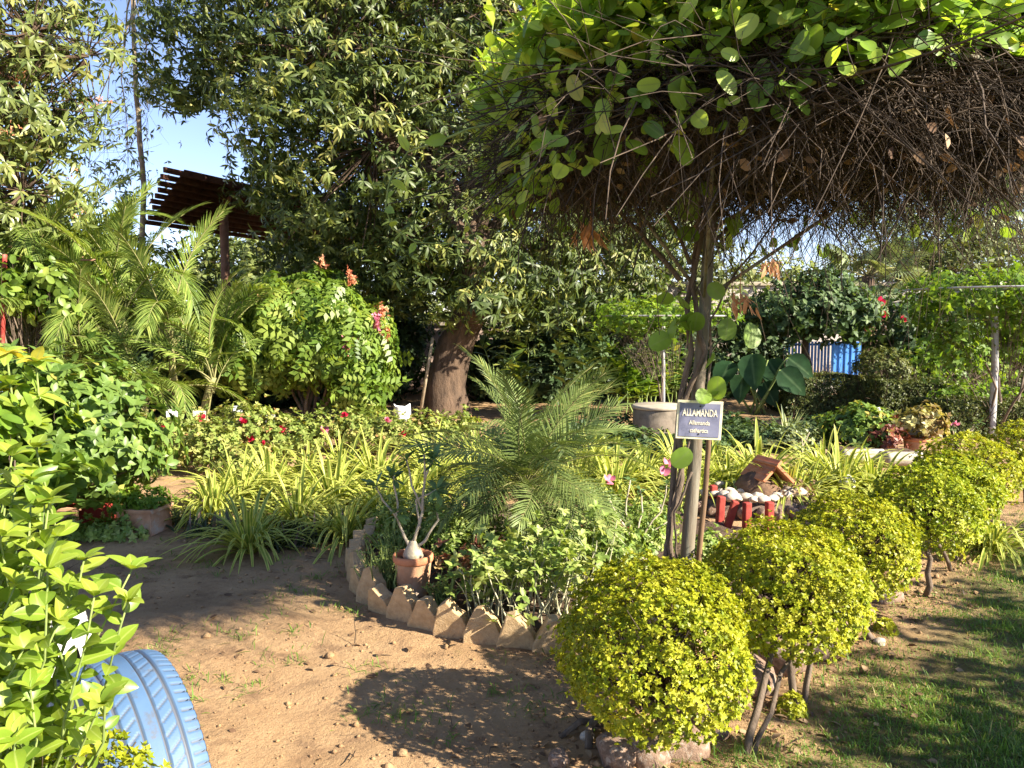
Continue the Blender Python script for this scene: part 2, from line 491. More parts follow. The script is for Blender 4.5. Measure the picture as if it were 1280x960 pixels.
M['pale_bark'] = rough_mat('pale_bark', (.22, .17, .11), (.40, .32, .22), 12, bump=.5, stretch=(1, 1, .3), dist=.01)
M['twig'] = rough_mat('dry_twigs', (.026, .019, .014), (.10, .071, .048), 20, bump=.2, usetint=True)
M['green_stem'] = rough_mat('green_stems', (.14, .20, .05), (.26, .32, .10), 10, bump=.1, usetint=True)
M['pale_stem'] = rough_mat('pale_stems', (.34, .33, .20), (.52, .50, .34), 10, bump=.1, usetint=True)
M['palm_stem'] = rough_mat('palm_stems', (.16, .17, .06), (.30, .27, .12), 8, bump=.3, stretch=(1, 1, 3))
M['post'] = rough_mat('painted_steel_post', (.12, .085, .055), (.27, .25, .19), 14, rough=.75, bump=.5, c3=(.13, .18, .17), s3=6, stretch=(1, 1, .1), spec=.3)
M['stake'] = rough_mat('bamboo_stake', (.10, .06, .035), (.24, .15, .085), 10, bump=.3, stretch=(1, 1, .15))
M['brick'] = rough_mat('paver_concrete', (.41, .275, .14), (.57, .41, .23), 18, bump=.8, c3=(.24, .15, .085), s3=4.0, dist=.012, rough=.95)
M['terracotta'] = rough_mat('terracotta', (.38, .20, .11), (.52, .31, .19), 10, bump=.2, c3=(.46, .40, .32), s3=6, dist=.004)
M['terra_rim'] = rough_mat('terracotta_rim', (.46, .17, .08), (.56, .25, .13), 10, bump=.2, dist=.004)
M['dark_soil'] = rough_mat('dark_bed_soil', (.07, .045, .03), (.15, .10, .065), 20, bump=.9, dist=.03)
M['stone'] = rough_mat('field_stone', (.15, .095, .065), (.30, .20, .14), 7, bump=.5, c3=(.40, .34, .28), s3=4, dist=.02)
M['pebble'] = rough_mat('pale_pebble', (.36, .30, .23), (.60, .53, .43), 6, bump=.2, c3=(.40, .31, .22), s3=5, dist=.006)
M['dark_stone'] = rough_mat('dark_stone', (.07, .05, .04), (.18, .13, .10), 9, bump=.6, dist=.02)
M['red_paint'] = rough_mat('red_painted_brick', (.26, .03, .025), (.38, .07, .05), 14, bump=.4, c3=(.34, .17, .12), s3=7, dist=.006, rough=.7)
M['red_plastic'] = rough_mat('red_plastic', (.30, .03, .025), (.40, .06, .045), 6, bump=.1, rough=.5)
M['tile'] = rough_mat('roof_tile', (.42, .15, .07), (.56, .25, .13), 12, bump=.4, dist=.006)
M['mud_wall'] = rough_mat('mud_wall', (.09, .05, .03), (.19, .115, .07), 12, bump=.7, dist=.015)
M['white_paint'] = rough_mat('white_paint', (.62, .60, .55), (.80, .79, .75), 9, bump=.15, c3=(.42, .36, .28), s3=5, rough=.6, dist=.004)
M['limed_log'] = rough_mat('limewashed_log', (.30, .26, .20), (.56, .52, .45), 9, bump=.5, c3=(.16, .12, .085), s3=6, stretch=(.3, 1, 1), dist=.01)
M['white_bag'] = rough_mat('white_plastic', (.72, .75, .80), (.82, .84, .87), 5, bump=.1, rough=.4)
M['concrete'] = rough_mat('weathered_concrete', (.12, .10, .075), (.27, .225, .17), 6, bump=.4, c3=(.14, .11, .085), s3=3, dist=.012)
M['lid'] = rough_mat('concrete_lid', (.32, .27, .20), (.46, .40, .31), 6, bump=.3, dist=.006)
M['rust'] = rough_mat('rusty_steel', (.06, .022, .014), (.15, .06, .035), 6, bump=.2, c3=(.10, .05, .04), s3=2)
M['rust_post'] = rough_mat('rusty_post', (.20, .10, .06), (.32, .18, .12), 6, bump=.2)
M['roof_sheet'] = rough_mat('roof_sheet', (.10, .045, .03), (.17, .08, .055), 3, bump=.1)
M['blue_paint'] = rough_mat('blue_gate_paint', (.06, .22, .60), (.09, .30, .72), 4, bump=.05, rough=.45, spec=.5)
M['dark_blue'] = rough_mat('dark_blue_paint', (.03, .09, .25), (.06, .14, .33), 4, bump=.05, rough=.5)
M['wall'] = rough_mat('pale_wall', (.46, .40, .36), (.60, .54, .49), 2, bump=.2, c3=(.36, .29, .24), s3=1.0)
M['pink_wall'] = rough_mat('pinkish_wall', (.36, .26, .21), (.50, .38, .32), 2, bump=.2, c3=(.27, .20, .16), s3=1.0)
M['path'] = rough_mat('concrete_path', (.42, .37, .31), (.55, .50, .43), 3, bump=.3)
M['sign_face'] = rough_mat('slate_sign_face', (.15, .155, .24), (.22, .225, .32), 8, bump=.05, rough=.45, spec=.5)
M['sign_edge'] = rough_mat('cream_border', (.70, .64, .42), (.80, .74, .52), 8, bump=.02, rough=.5)
M['letter'] = rough_mat('cream_lettering', (.78, .72, .55), (.86, .80, .64), 8, bump=.0, rough=.5)
M['screw'] = rough_mat('dark_screw', (.03, .03, .03), (.08, .07, .06), 8, bump=.0, rough=.4)
M['steel'] = rough_mat('galvanised_pole', (.30, .30, .30), (.46, .46, .45), 8, rough=.5, bump=.1, c3=(.26, .18, .12), s3=4)
M['rubber'] = rough_mat('old_rubber', (.015, .015, .016), (.05, .048, .045), 8, rough=.7, bump=.2)
M['caudex'] = rough_mat('desert_rose_bark', (.34, .29, .21), (.50, .44, .34), 12, bump=.4, c3=(.24, .22, .14), s3=5)


def tyre_paint(name, c1, c2, wear_and_shade):
    m, nt, b, out = nodes(name)
    L = nt.links.new
    tc = nt.nodes.new('ShaderNodeTexCoord')
    n1 = nt.nodes.new('ShaderNodeTexNoise'); n1.inputs['Scale'].default_value = 7; n1.inputs['Detail'].default_value = 5
    L(tc.outputs['Object'], n1.inputs['Vector'])
    r = ramp(nt, [(.3, c1), (.7, c2)]); L(n1.outputs[0], r.inputs[0])
    n2 = nt.nodes.new('ShaderNodeTexNoise'); n2.inputs['Scale'].default_value = 16; n2.inputs['Detail'].default_value = 9; n2.inputs['Roughness'].default_value = .75
    L(tc.outputs['Object'], n2.inputs['Vector'])
    mr = nt.nodes.new('ShaderNodeMapRange'); mr.interpolation_type = 'SMOOTHSTEP'; mr.inputs['From Min'].default_value = .52; mr.inputs['From Max'].default_value = .72; mr.inputs['To Max'].default_value = .8
    L(n2.outputs[0], mr.inputs['Value'])
    a = nt.nodes.new('ShaderNodeAttribute'); a.attribute_name = 'tint'
    s = nt.nodes.new('ShaderNodeSeparateColor'); L(a.outputs['Color'], s.inputs[0])
    mx = nt.nodes.new('ShaderNodeMath'); mx.operation = 'MAXIMUM'; L(mr.outputs[0], mx.inputs[0]); L(s.outputs[1], mx.inputs[1])  # random wear from noise, plus groove shade painted into the tint
    x = nt.nodes.new('ShaderNodeMix'); x.data_type = 'RGBA'; L(mx.outputs[0], x.inputs['Factor']); L(r.outputs[0], x.inputs['A']); x.inputs['B'].default_value = rgb(wear_and_shade)
    L(x.outputs['Result'], b.inputs['Base Color']); b.inputs['Roughness'].default_value = .6
    bp = nt.nodes.new('ShaderNodeBump'); bp.inputs['Strength'].default_value = .25; bp.inputs['Distance'].default_value = .004
    L(n2.outputs[0], bp.inputs['Height']); L(bp.outputs[0], b.inputs['Normal'])
    return m


M['tyre_blue'] = tyre_paint('blue_tyre_paint', (.05, .11, .22), (.08, .15, .265), (.09, .08, .07))
M['tyre_white'] = tyre_paint('white_tyre_paint', (.62, .62, .58), (.76, .76, .72), (.20, .19, .17))


def soil_mat():
    m, nt, b, out = nodes('sandy_soil')
    L = nt.links.new
    tc = nt.nodes.new('ShaderNodeTexCoord')
    def noise(s, d=6, r=.65):
        n = nt.nodes.new('ShaderNodeTexNoise'); n.inputs['Scale'].default_value = s; n.inputs['Detail'].default_value = d; n.inputs['Roughness'].default_value = r
        L(tc.outputs['Object'], n.inputs['Vector']); return n.outputs[0]
    def mix(f, a, bcol, lo, hi, amt=1.0):
        mr = nt.nodes.new('ShaderNodeMapRange'); mr.interpolation_type = 'SMOOTHSTEP'
        mr.inputs['From Min'].default_value = lo; mr.inputs['From Max'].default_value = hi; mr.inputs['To Max'].default_value = amt
        L(f, mr.inputs['Value'])
        x = nt.nodes.new('ShaderNodeMix'); x.data_type = 'RGBA'; L(mr.outputs[0], x.inputs['Factor']); L(a, x.inputs['A']); x.inputs['B'].default_value = rgb(bcol)
        return x.outputs['Result']
    r = ramp(nt, [(.3, (.31, .19, .095)), (.7, (.44, .295, .16))]); L(noise(1.6, 9, .7), r.inputs[0])
    c = mix(noise(5, 7), r.outputs[0], (.22, .135, .075), .50, .68, .85)
    c = mix(noise(.9, 7, .7), c, (.21, .13, .068), .52, .66, .6)
    c = mix(noise(70, 5), c, (.17, .105, .06), .58, .70, .7)
    c = mix(noise(110, 3), c, (.50, .38, .26), .62, .72, .6)
    c = mix(noise(2.7, 8, .75), c, (.19, .17, .065), .60, .74, .55)
    a = nt.nodes.new('ShaderNodeAttribute'); a.attribute_name = 'tint'
    s = nt.nodes.new('ShaderNodeSeparateColor'); L(a.outputs['Color'], s.inputs[0])
    x = nt.nodes.new('ShaderNodeMix'); x.data_type = 'RGBA'; L(s.outputs[1], x.inputs['Factor']); L(c, x.inputs['A']); x.inputs['B'].default_value = rgb((.10, .105, .035)); c = x.outputs['Result']
    L(c, b.inputs['Base Color']); b.inputs['Roughness'].default_value = .95; b.inputs['Specular IOR Level'].default_value = .15
    ad = nt.nodes.new('ShaderNodeMath'); ad.operation = 'ADD'; L(noise(22, 8, .7), ad.inputs[0])
    mu = nt.nodes.new('ShaderNodeMath'); mu.operation = 'MULTIPLY'; mu.inputs[1].default_value = .35; L(noise(120, 4), mu.inputs[0]); L(mu.outputs[0], ad.inputs[1])
    bp = nt.nodes.new('ShaderNodeBump'); bp.inputs['Strength'].default_value = .65; bp.inputs['Distance'].default_value = .03
    L(ad.outputs[0], bp.inputs['Height']); L(bp.outputs[0], b.inputs['Normal'])
    return m


M['soil'] = soil_mat()

# leaf shapes
T_OV = leaf_tmpl(.55, fold=.25, curl=.2)
T_OV_S = leaf_tmpl(.6, fold=.2, curl=.12, simple=True)
T_RND = leaf_tmpl(.60, (0, .04, .13, .28, .46, .64, .8, .91, .97, 1), peak=.52, fold=.22, curl=.16, ell=True)
T_NEAR = leaf_tmpl(.58, (0, .05, .14, .28, .45, .62, .78, .9, 1), peak=.42, fold=.3, curl=.25)
T_LAN = leaf_tmpl(.26, fold=.2, curl=.3)
T_LAN_S = leaf_tmpl(.3, fold=.2, curl=.25, simple=True)
T_OBL = leaf_tmpl(.36, (0, .25, .55, .85, 1), peak=.62, fold=.2, curl=.15)
T_PET = leaf_tmpl(.95, (0, .5, .85, 1), peak=.62, fold=-.25, curl=-.35)


def compound_tmpl(pairs=5, ll=.3, aspect=.5):
    g = Geo()
    t = leaf_tmpl(aspect, simple=True, fold=.2, curl=.15)
    P, D = [], []
    for i in range(pairs):
        y = .2 + .7 * i / (pairs - 1)
        for s in (-1, 1):
            P.append((0, y, -.25 * y * y)); D.append((s * .9, .35, -.25))
    P.append((0, .92, -.22)); D.append((0, 1, -.4))
    scatter(g, t, np.array(P), np.array(D), UP, ll, .5)
    V = np.concatenate(g.V); T = np.concatenate(g.T)
    return dict(V=V, F=[np.concatenate(g.F)], G=T[:, 1])


T_COMP = compound_tmpl()

# ------------------------------------------------------------------ ground
ROW_A, ROW_B = np.array((.35, 2.55)), np.array((4.3, 6.5))
ROW_D = (ROW_B - ROW_A) / np.linalg.norm(ROW_B - ROW_A)
ROW_N = np.array((ROW_D[1], -ROW_D[0]))          # to the right of the row of clipped shrubs
BED_C, BED_R = np.array((.42, 4.88)), 1.42


def gz(x, y):
    p = np.stack(np.broadcast_arrays(np.asarray(x, float), np.asarray(y, float)), -1)
    return .014 * sn(p, 1.9) + .011 * sn(p, 5.3, 1.0) + .006 * sn(p, 13., 2.0) + .003 * sn(p, 29., 4.0)


def build_ground():
    def axis(n, near, far, k):
        t = np.linspace(-1, 1, n)
        return np.sign(t) * (near * np.abs(t) + (far - near) * np.abs(t) ** k)
    xs = axis(421, 9, 220, 9); ys = 4 + axis(421, 9, 220, 9)
    X, Y = np.meshgrid(xs, ys)
    Z = gz(X, Y)
    P = np.stack([X, Y], -1)
    s = (P - ROW_A) @ ROW_N
    lawn = np.clip((s - .22 + .16 * sn(P, 3.2, 3)) / .35, 0, 1) * np.clip((14 - Y) / 3, 0, 1)
    n = len(xs)
    i = np.arange(len(ys) - 1)[:, None] * n; j = np.arange(n - 1)[None]
    F = np.stack([i + j, i + j + 1, i + n + j + 1, i + n + j], -1).reshape(-1, 4)
    T = np.zeros((X.size, 3)); T[:, 1] = lawn.ravel() * .8
    g = Geo(); g.add(np.stack([X, Y, Z], -1), [F], T)
    tag(g.build('ground', M['soil']), kind='structure')
    # dark worked soil of the round bed
    g = Geo()
    nr, na = 26, 96
    r = np.linspace(0, BED_R - .03, nr)[:, None]; a = np.linspace(0, 2 * PI, na, endpoint=False)[None]
    X = BED_C[0] + r * np.cos(a); Y = BED_C[1] + r * np.sin(a)
    Z = .03 + .05 * (1 - (r / BED_R) ** 2) + .014 * rng.normal(size=X.shape)
    i = np.arange(nr - 1)[:, None] * na; j = np.arange(na)[None]; j2 = (j + 1) % na
    g.add(np.stack([X, Y, Z], -1), [np.stack([i + j, i + j2, i + na + j2, i + na + j], -1).reshape(-1, 4)])
    tag(g.build('bed_soil', M['dark_soil']), kind='structure')
    # far concrete path
    g = Geo(); a, b = gnd(830, 494), gnd(1010, 488)
    box(g, ((a + b) / 2 + np.array((1.5, .6, .03))), (9, 1.6, .1), rot=rotz(.1), bev=.02)
    tag(g.build('concrete_path', M['path']), kind='structure')


build_ground()


def grass():
    g = Geo(); n = 220000
    s = rng.uniform(.02, 2.2, n) ; t = rng.uniform(-1.4, 5.5, n)
    xy = ROW_A + s[:, None] * ROW_N + t[:, None] * ROW_D
    dens = np.clip((s - .08) / .5, .05, 1) * np.clip(.6 + .6 * sn(xy, 2.6, 4) + .4 * sn(xy, 7, 1), .03, 1)
    k = (rng.uniform(size=n) < dens) & (xy[:, 1] > 1.0)
    xy = xy[k]; n = len(xy)
    P = np.c_[xy, gz(xy[:, 0], xy[:, 1])]
    D = nrm(rng.normal(0, .55, (n, 3)) + UP * 1.0); D[:, 2] = np.abs(D[:, 2])
    tall = np.clip(.65 + .5 * sn(xy, 3, 9), .4, 1.2) * np.where(sn(xy, 9, 2) > .35, 1.5, 1)
    blades(g, P, D, rng.uniform(.03, .09, n) * tall, rng.uniform(.0025, .0048, n), rng.uniform(.2, .9, n), n=4, tint=np.clip(rng.normal(.55, .25, n), 0, 1))
    tag(g.build('lawn_grass', M['grass']), 'thin green lawn right of the clipped golden shrubs', 'grass', kind='stuff')
    # weeds that come up through the bare path
    g = Geo(); c = []
    for _ in range(300):
        x, y = rng.uniform(-2.6, .6), rng.uniform(2.4, 5.6)
        if np.hypot(x - BED_C[0], y - BED_C[1]) < BED_R + .05: continue
        if sn(np.array((x, y)), 2.3, 6) < -.05: continue
        c.append((x, y))
    c += [tuple(gnd(u, v)[:2]) for u, v in ((300, 785), (285, 790), (440, 895), (470, 880), (430, 760), (365, 740), (400, 745), (420, 755), (235, 790), (345, 700))]
    for x, y in c:
        k = rng.integers(6, 22); r = rng.uniform(.015, .06)
        q = rng.normal(0, r, (k, 2)) + (x, y)
        D = nrm(rng.normal(0, .7, (k, 3)) + UP * .7); D[:, 2] = np.abs(D[:, 2])
        blades(g, np.c_[q, gz(q[:, 0], q[:, 1])], D, rng.uniform(.03, .10, k), rng.uniform(.0025, .006, k), rng.uniform(.2, .8, k), n=4, tint=np.clip(rng.normal(.5, .25, k), 0, 1))
    tag(g.build('path_grass', M['grass']), 'sparse tufts of grass on the bare path', 'grass', kind='stuff')
    # litter of dry leaves, twigs, crumbs of earth
    g = Geo(); n = 1700
    xy = np.c_[rng.uniform(-3, 4.5, n), rng.uniform(2.2, 7, n)]
    near = rng.uniform(size=n) < .4
    t = rng.uniform(-.5, 3, n); xy[near] = (ROW_A + t[:, None] * ROW_D + rng.normal(0, .3, (n, 1)) * ROW_N)[near]
    P = np.c_[xy, gz(xy[:, 0], xy[:, 1]) + .008]
    D = rdir(n); D[:, 2] *= .25
    scatter(g, T_OV, P, D, UP + rng.normal(0, .35, (n, 3)), rng.uniform(.012, .055, n), rng.uniform(0, 1, n))
    twigs(g, P[:200] + .004, nrm(rng.normal(size=(200, 3)) * (1, 1, .1)), rng.uniform(.04, .22, 200), rng.uniform(.0012, .003, 200), droop=0, mat=1, curl=.08)
    tag(g.build('leaf_litter', [M['dry'], M['twig']]), 'dry leaves and twigs scattered over the bare soil', 'leaf litter', kind='stuff')
    g = Geo(); n = 5000
    xy = np.c_[rng.uniform(-2.6, 1.2, n), rng.uniform(2.3, 5.4, n)]
    near = rng.uniform(size=n) < .45
    t = rng.uniform(-.6, 3.5, n); xy[near] = (ROW_A + t[:, None] * ROW_D + rng.normal(0, .28, (n, 1)) * ROW_N)[near]
    s = np.exp(rng.normal(-5.0, .55, n)); s = np.minimum(s, .035)
    ico = np.array([(0, 0, 1), (.9, 0, .1), (.1, .85, 0), (-.8, .1, .15), (0, -.9, .05), (0, 0, -.8)])
    F = np.array([(0, 1, 2), (0, 2, 3), (0, 3, 4), (0, 4, 1), (5, 2, 1), (5, 3, 2), (5, 4, 3), (5, 1, 4)])
    a = rng.uniform(0, 6.28, n); ca, sa = np.cos(a), np.sin(a)
    V = ico[None] * rng.uniform(.6, 1.2, (n, 6, 1)) * s[:, None, None] * (1, 1, .7)
    V = np.stack([V[..., 0] * ca[:, None] - V[..., 1] * sa[:, None], V[..., 0] * sa[:, None] + V[..., 1] * ca[:, None], V[..., 2]], -1)
    V += np.c_[xy, gz(xy[:, 0], xy[:, 1]) + s * .15][:, None]
    g.add(V, [(F[None] + (np.arange(n) * 6)[:, None, None]).reshape(-1, 3)], np.repeat(np.c_[rng.uniform(0, 1, n), np.zeros(n), np.zeros(n)], 6, 0))
    tag(g.build('soil_crumbs', M['soil']), 'small clods and crumbs of soil on the path', 'soil', kind='stuff')


grass()

# ------------------------------------------------------------------ clipped golden shrubs
ORD = ['first', 'second', 'third', 'fourth', 'fifth', 'sixth', 'seventh', 'eighth', 'ninth', 'tenth', 'eleventh', 'twelfth', 'thirteenth',
       'fourteenth', 'fifteenth', 'sixteenth', 'seventeenth', 'eighteenth', 'nineteenth', 'twentieth', 'twenty-first']


def golden(label, base, ctr, rad, n, size, stems, low=.15, mat='golden', grp='clipped golden shrubs in a row beside the lawn'):
    """base: ground points of the stems; ctr, rad: crown ellipsoid"""
    root = thing('golden_shrub', label, 'shrub', (ctr[0], ctr[1], 0), grp)
    ctr = np.asarray(ctr, float); rad = np.asarray(rad, float)
    sd = rng.uniform(0, 50)
    g = Geo()
    d = rdir(n)
    keep = rng.uniform(size=n) < np.clip(.55 + (d[:, 2] + .55) * 1.2, low, 1)
    d = d[keep]
    lump = 1 + .10 * sn(d, 3.2, sd) + .06 * sn(d, 8, sd)
    q = np.where(rng.uniform(size=len(d)) < .75, rng.uniform(.92, 1.04, len(d)) + .12 * (rng.uniform(size=len(d)) < .035), rng.uniform(.6, .95, len(d)))
    P = ctr + d * rad * (lump * q)[:, None]
    P[:, 2] = np.maximum(P[:, 2], .03)
    A = nrm(d * .8 + UP * .45 + rng.normal(0, .3, d.shape))
    tint = np.clip(.5 + .3 * sn(d, 6, sd + 3) + rng.normal(0, .18, len(d)), 0, 1)
    rosettes(g, T_OV_S, P, A, 6, .5, size, tint, jit=.35)
    g.build('crown', M[mat], root)
    g = Geo()
    for b in stems:
        p0 = np.array((b[0], b[1], -.03)); top = ctr + np.array((b[2], b[3], -.25 * rad[2]))
        tube(g, wob(p0, top, 7, .09), np.linspace(b[4], b[4] * .6, 7), 7, lump=.08)
    g.build('stem', M['bark'], root)
    g = Geo()
    k = 130; dd = rdir(k); dd[:, 2] = np.where(dd[:, 2] < -.3, -dd[:, 2] * .4, dd[:, 2])
    st = ctr - UP * rad[2] * .5 + rng.normal(0, .04, (k, 3))
    e = ctr + dd * rad * rng.uniform(.75, .98, (k, 1))
    twigs(g, st, e - st, np.linalg.norm(e - st, axis=1), rng.uniform(.002, .005, k), droop=0, n=5, curl=.12)
    g.build('twigs', M['twig'], root)
    return root


B = []


def row_ball(i, px, top, base_py, wpx, bot_py, label, n, size, stems):
    d0 = gnd(px, base_py)[1]
    t, b = at(px, top, d0), at(px, bot_py, d0)
    r = wpx / 2 / FPX * d0
    c = np.array((t[0], d0, (t[2] + b[2]) / 2)); rz = (t[2] - b[2]) / 2
    ss = []
    for (spx, spy, ox, oy, rr) in stems:
        p = gnd(spx, spy); ss.append((p[0], p[1], ox, oy, rr))
    B.append(golden(label, None, c, (r, r, rz), n, size, ss, mat='golden_green' if i in (3, 4) else 'golden'))


row_ball(0, 820, 706, 948, 236, 915, 'largest golden shrub, nearest in the row, its crown almost touching the ground', 6600, .0165,
         [(772, 940, -.05, 0, .014), (800, 950, .05, 0, .016), (845, 930, .06, .02, .012), (880, 915, .08, .0, .011)])
row_ball(1, 983, 660, 884, 202, 815, 'rounded golden shrub on long bare forked stems, between two larger golden shrubs', 5800, .0165,
         [(1000, 886, .0, 0, .017), (1004, 880, .16, .02, .013), (932, 956, -.02, -.06, .015), (936, 958, .12, -.08, .011)])
row_ball(2, 1068, 622, 806, 150, 745, 'third golden shrub in the row, a small yellow sprout at its foot', 3900, .018,
         [(1098, 800, .0, 0, .016), (1085, 790, .02, .02, .012)])
row_ball(3, 1157, 586, 748, 130, 690, 'greener golden shrub standing fourth in the row with a leaning trunk', 3300, .019,
         [(1155, 744, .03, 0, .018), (1190, 712, -.05, .02, .014)])
row_ball(4, 1193, 570, 704, 112, 655, 'fifth golden shrub in the row, mostly hidden by the greener one', 1900, .024, [(1200, 700, 0, 0, .016)])
row_ball(5, 1213, 545, 672, 118, 635, 'wide flat topped golden shrub near the far end of the row', 1900, .025, [(1220, 668, 0, 0, .016)])
row_ball(6, 1284, 528, 634, 90, 605, 'farthest golden shrub in the row, cut by the picture edge', 1200, .027, [(1280, 630, 0, 0, .016)])
golden('golden shrub low in front of the painted tyres', None, (-.89, 1.30, .51), (.28, .27, .27), 2200, .016, [(-.89, 1.30, 0, 0, .015)])

# small golden sprouts at the foot of the stems
for px, py, r in ((1107, 792, .05), (990, 890, .05), (1190, 700, .07)):
    p = gnd(px, py)
    g = Geo()
    k = 60; d = rdir(k); d[:, 2] = np.abs(d[:, 2])
    rosettes(g, T_OV_S, p + d * r * (1, 1, 1.4), d, 5, .5, .022, .6)
    tag(g.build('golden_sprout', M['golden'], origin=p), {1107: 'tiny golden sprout above a round stone at a stem foot', 990: 'loose golden sprout at the foot of the forked bare stems',
        1190: 'golden sprout on bare soil under the farther shrubs'}[px], 'sprout', 'golden sprouts at the shrub stems')


# ------------------------------------------------------------------ stones
def rock_mesh(name, mat, seed, flat=.75, sub=3, rough=.22):
    bm = bmesh.new(); bmesh.ops.create_icosphere(bm, subdivisions=sub, radius=1)
    r = np.random.default_rng(seed)
    pl = [(nrm(r.normal(size=3)), r.uniform(.6, .9)) for _ in range(9)]
    for v in bm.verts:
        c = np.array(v.co)
        for n_, dd in pl:
            k = c @ n_
            if k > dd: c = c - n_ * (k - dd) * .85
        c *= 1 + rough * .4 * float(sn(c, 2.2, seed)) + .03 * float(sn(c, 7, seed))
        v.co = Vector(c * (1, .85, flat))
    for f in bm.faces: f.smooth = True
    g = Geo(); add_bm(g, bm)
    o = g.build(name, mat)
    me = o.data; bpy.data.objects.remove(o)
    return me


def place(me, name, loc, s, rz, label, cat, group=None, tilt=0):
    o = bpy.data.objects.new(name, me); COL.objects.link(o)
    o.location = loc; o.rotation_euler = (tilt, tilt * .5, rz)
    o.scale = (s, s, s) if not hasattr(s, '__len__') else s
    return tag(o, label, cat, group)


ROCKS = [rock_mesh('field_stone', M['stone'], s, .7) for s in (1, 2, 3)]
PEBS = [rock_mesh('pebble', M['pebble'], s, .6, 3, .1) for s in (5, 6, 7)]
edge_st = [(770, 950, .09, 'flat brown stone at the left foot of the largest golden shrub'), (806, 948, .10, 'rounded reddish stone under the middle of the largest golden shrub'),
           (846, 944, .11, 'upright grey brown stone under the largest golden shrub'), (884, 915, .10, 'brown stone behind the right stems of the largest golden shrub'),
           (912, 880, .10, 'pale stone between the first two golden shrubs'), (940, 858, .13, 'large grey stone behind the bare forked stems'),
           (975, 832, .13, 'big brown stone in shade under the second golden shrub'), (1012, 815, .11, 'brown stone under the right side of the second golden shrub'),
           (1040, 795, .10, 'dark stone left of the third golden shrub stems'), (1075, 775, .10, 'stone in shade behind the third golden shrub stems'),
           (1110, 752, .10, 'stone between the third and fourth golden shrubs'), (1100, 806, .035, 'small round cream stone at a golden stem foot'),
           (700, 955, .05, 'small angular stone by the exposed root'), (735, 925, .035, 'little flat stone near the exposed root')]
for i, (px, py, s, lab) in enumerate(edge_st):
    p = gnd(px, py)
    place(ROCKS[i % 3] if s > .04 else PEBS[0], 'edging_stone', (p[0], p[1], s * .3), (s, s, s * 1.1), rng.uniform(0, 6), lab, 'stone', 'stones edging the row of golden shrubs')
# exposed root
g = Geo(); a = gnd(720, 955)
tube(g, np.array([gnd(735, 940) + (0, 0, .01), gnd(737, 925) + (0, 0, .05), gnd(752, 908) + (0, 0, .06), gnd(775, 905) + (0, 0, .02)]), [.014, .016, .018, .02], 7, lump=.1)
tube(g, np.array([gnd(700, 922) + (0, 0, .0), gnd(725, 915) + (0, 0, .04), gnd(760, 912) + (0, 0, .02)]), [.01, .013, .016], 7, lump=.1)
tag(g.build('tree_root', M['bark'], origin=a), 'bare crooked root looping out of the soil beside the largest golden shrub', 'root')


# ------------------------------------------------------------------ round bed: zigzag bricks
def brick_mesh(i):
    o = [(-.105, -.1), (-.102, .03), (-.078, .085), (-.05, .15), (-.008, .165), (.028, .12), (.062, .097), (.083, .045), (.105, .025), (.108, -.1)]
    bm = bmesh.new()
    r = np.random.default_rng(i)
    vs = [bm.verts.new((x + r.normal(0, .003), -.03, z + r.normal(0, .003))) for x, z in o]
    f = bm.faces.new(vs)
    e = bmesh.ops.extrude_face_region(bm, geom=[f])
    for v in e['geom']:
        if isinstance(v, bmesh.types.BMVert): v.co.y += .075
    bmesh.ops.recalc_face_normals(bm, faces=bm.faces[:])
    bmesh.ops.bevel(bm, geom=bm.edges[:], offset=.005, segments=2, affect='EDGES', profile=.6)
    g = Geo(); add_bm(g, bm, smooth=False)
    ob = g.build('edging_brick', M['brick']); me = ob.data; bpy.data.objects.remove(ob)
    return me


BR = [brick_mesh(i) for i in range(4)]
a0, a1, nb = R(165), R(302), 21
for i in range(nb):
    a = a0 + (a1 - a0) * i / (nb - 1)
    x, y = BED_C[0] + BED_R * math.cos(a), BED_C[1] + BED_R * math.sin(a)
    lab = f'zigzag topped concrete edging brick, {ORD[i]} from the far left end of the curved row'
    if i == nb - 1: lab = 'zigzag edging brick at the hidden end of the row behind the golden shrub'
    o = place(BR[i % 4], 'edging_brick', (x, y, .015 + rng.normal(0, .016)), 1.0, a + PI / 2 + .2 + rng.normal(0, .06), lab, 'brick', 'zigzag bricks around the round flower bed')
    o.rotation_euler.x = rng.normal(0, .1); o.rotation_euler.y = rng.normal(0, .1)


# ------------------------------------------------------------------ pot with desert rose
def pot(name, label, loc, r, h, grp='clay pots', mat=None):
    root = thing(name, label, 'flower pot', loc, grp)
    g = Geo(); c = np.array(loc)
    lathe(g, [(0, 0), (r * .72, 0), (r * .75, .01), (r * .93, h * .8), (r * .93, h * .83)], c, 36)
    lathe(g, [(r * .80, h * .9), (r * .78, h * .55)], c, 36)
    g.build('body', mat or M['terracotta'], root)
    g = Geo(); lathe(g, [(r * .935, h * .82), (r * 1.0, h * .83), (r * 1.03, h * .87), (r * 1.03, h * .96), (r * 1.0, h), (r * .9, h), (r * .84, h * .94), (r * .80, h * .85)], c, 36)
    g.build('rim', M['terra_rim'] if mat is None else mat, root)
    g = Geo(); lathe(g, [(r * .82, h * .86), (r * .5, h * .90), (0, h * .91)], c, 24); g.build('soil', M['dark_soil'], root)
    return root


pp = gnd(517, 752); pp[2] = .045
pot('clay_pot', 'round weathered clay pot inside the brick edged bed', pp, .108, .225)


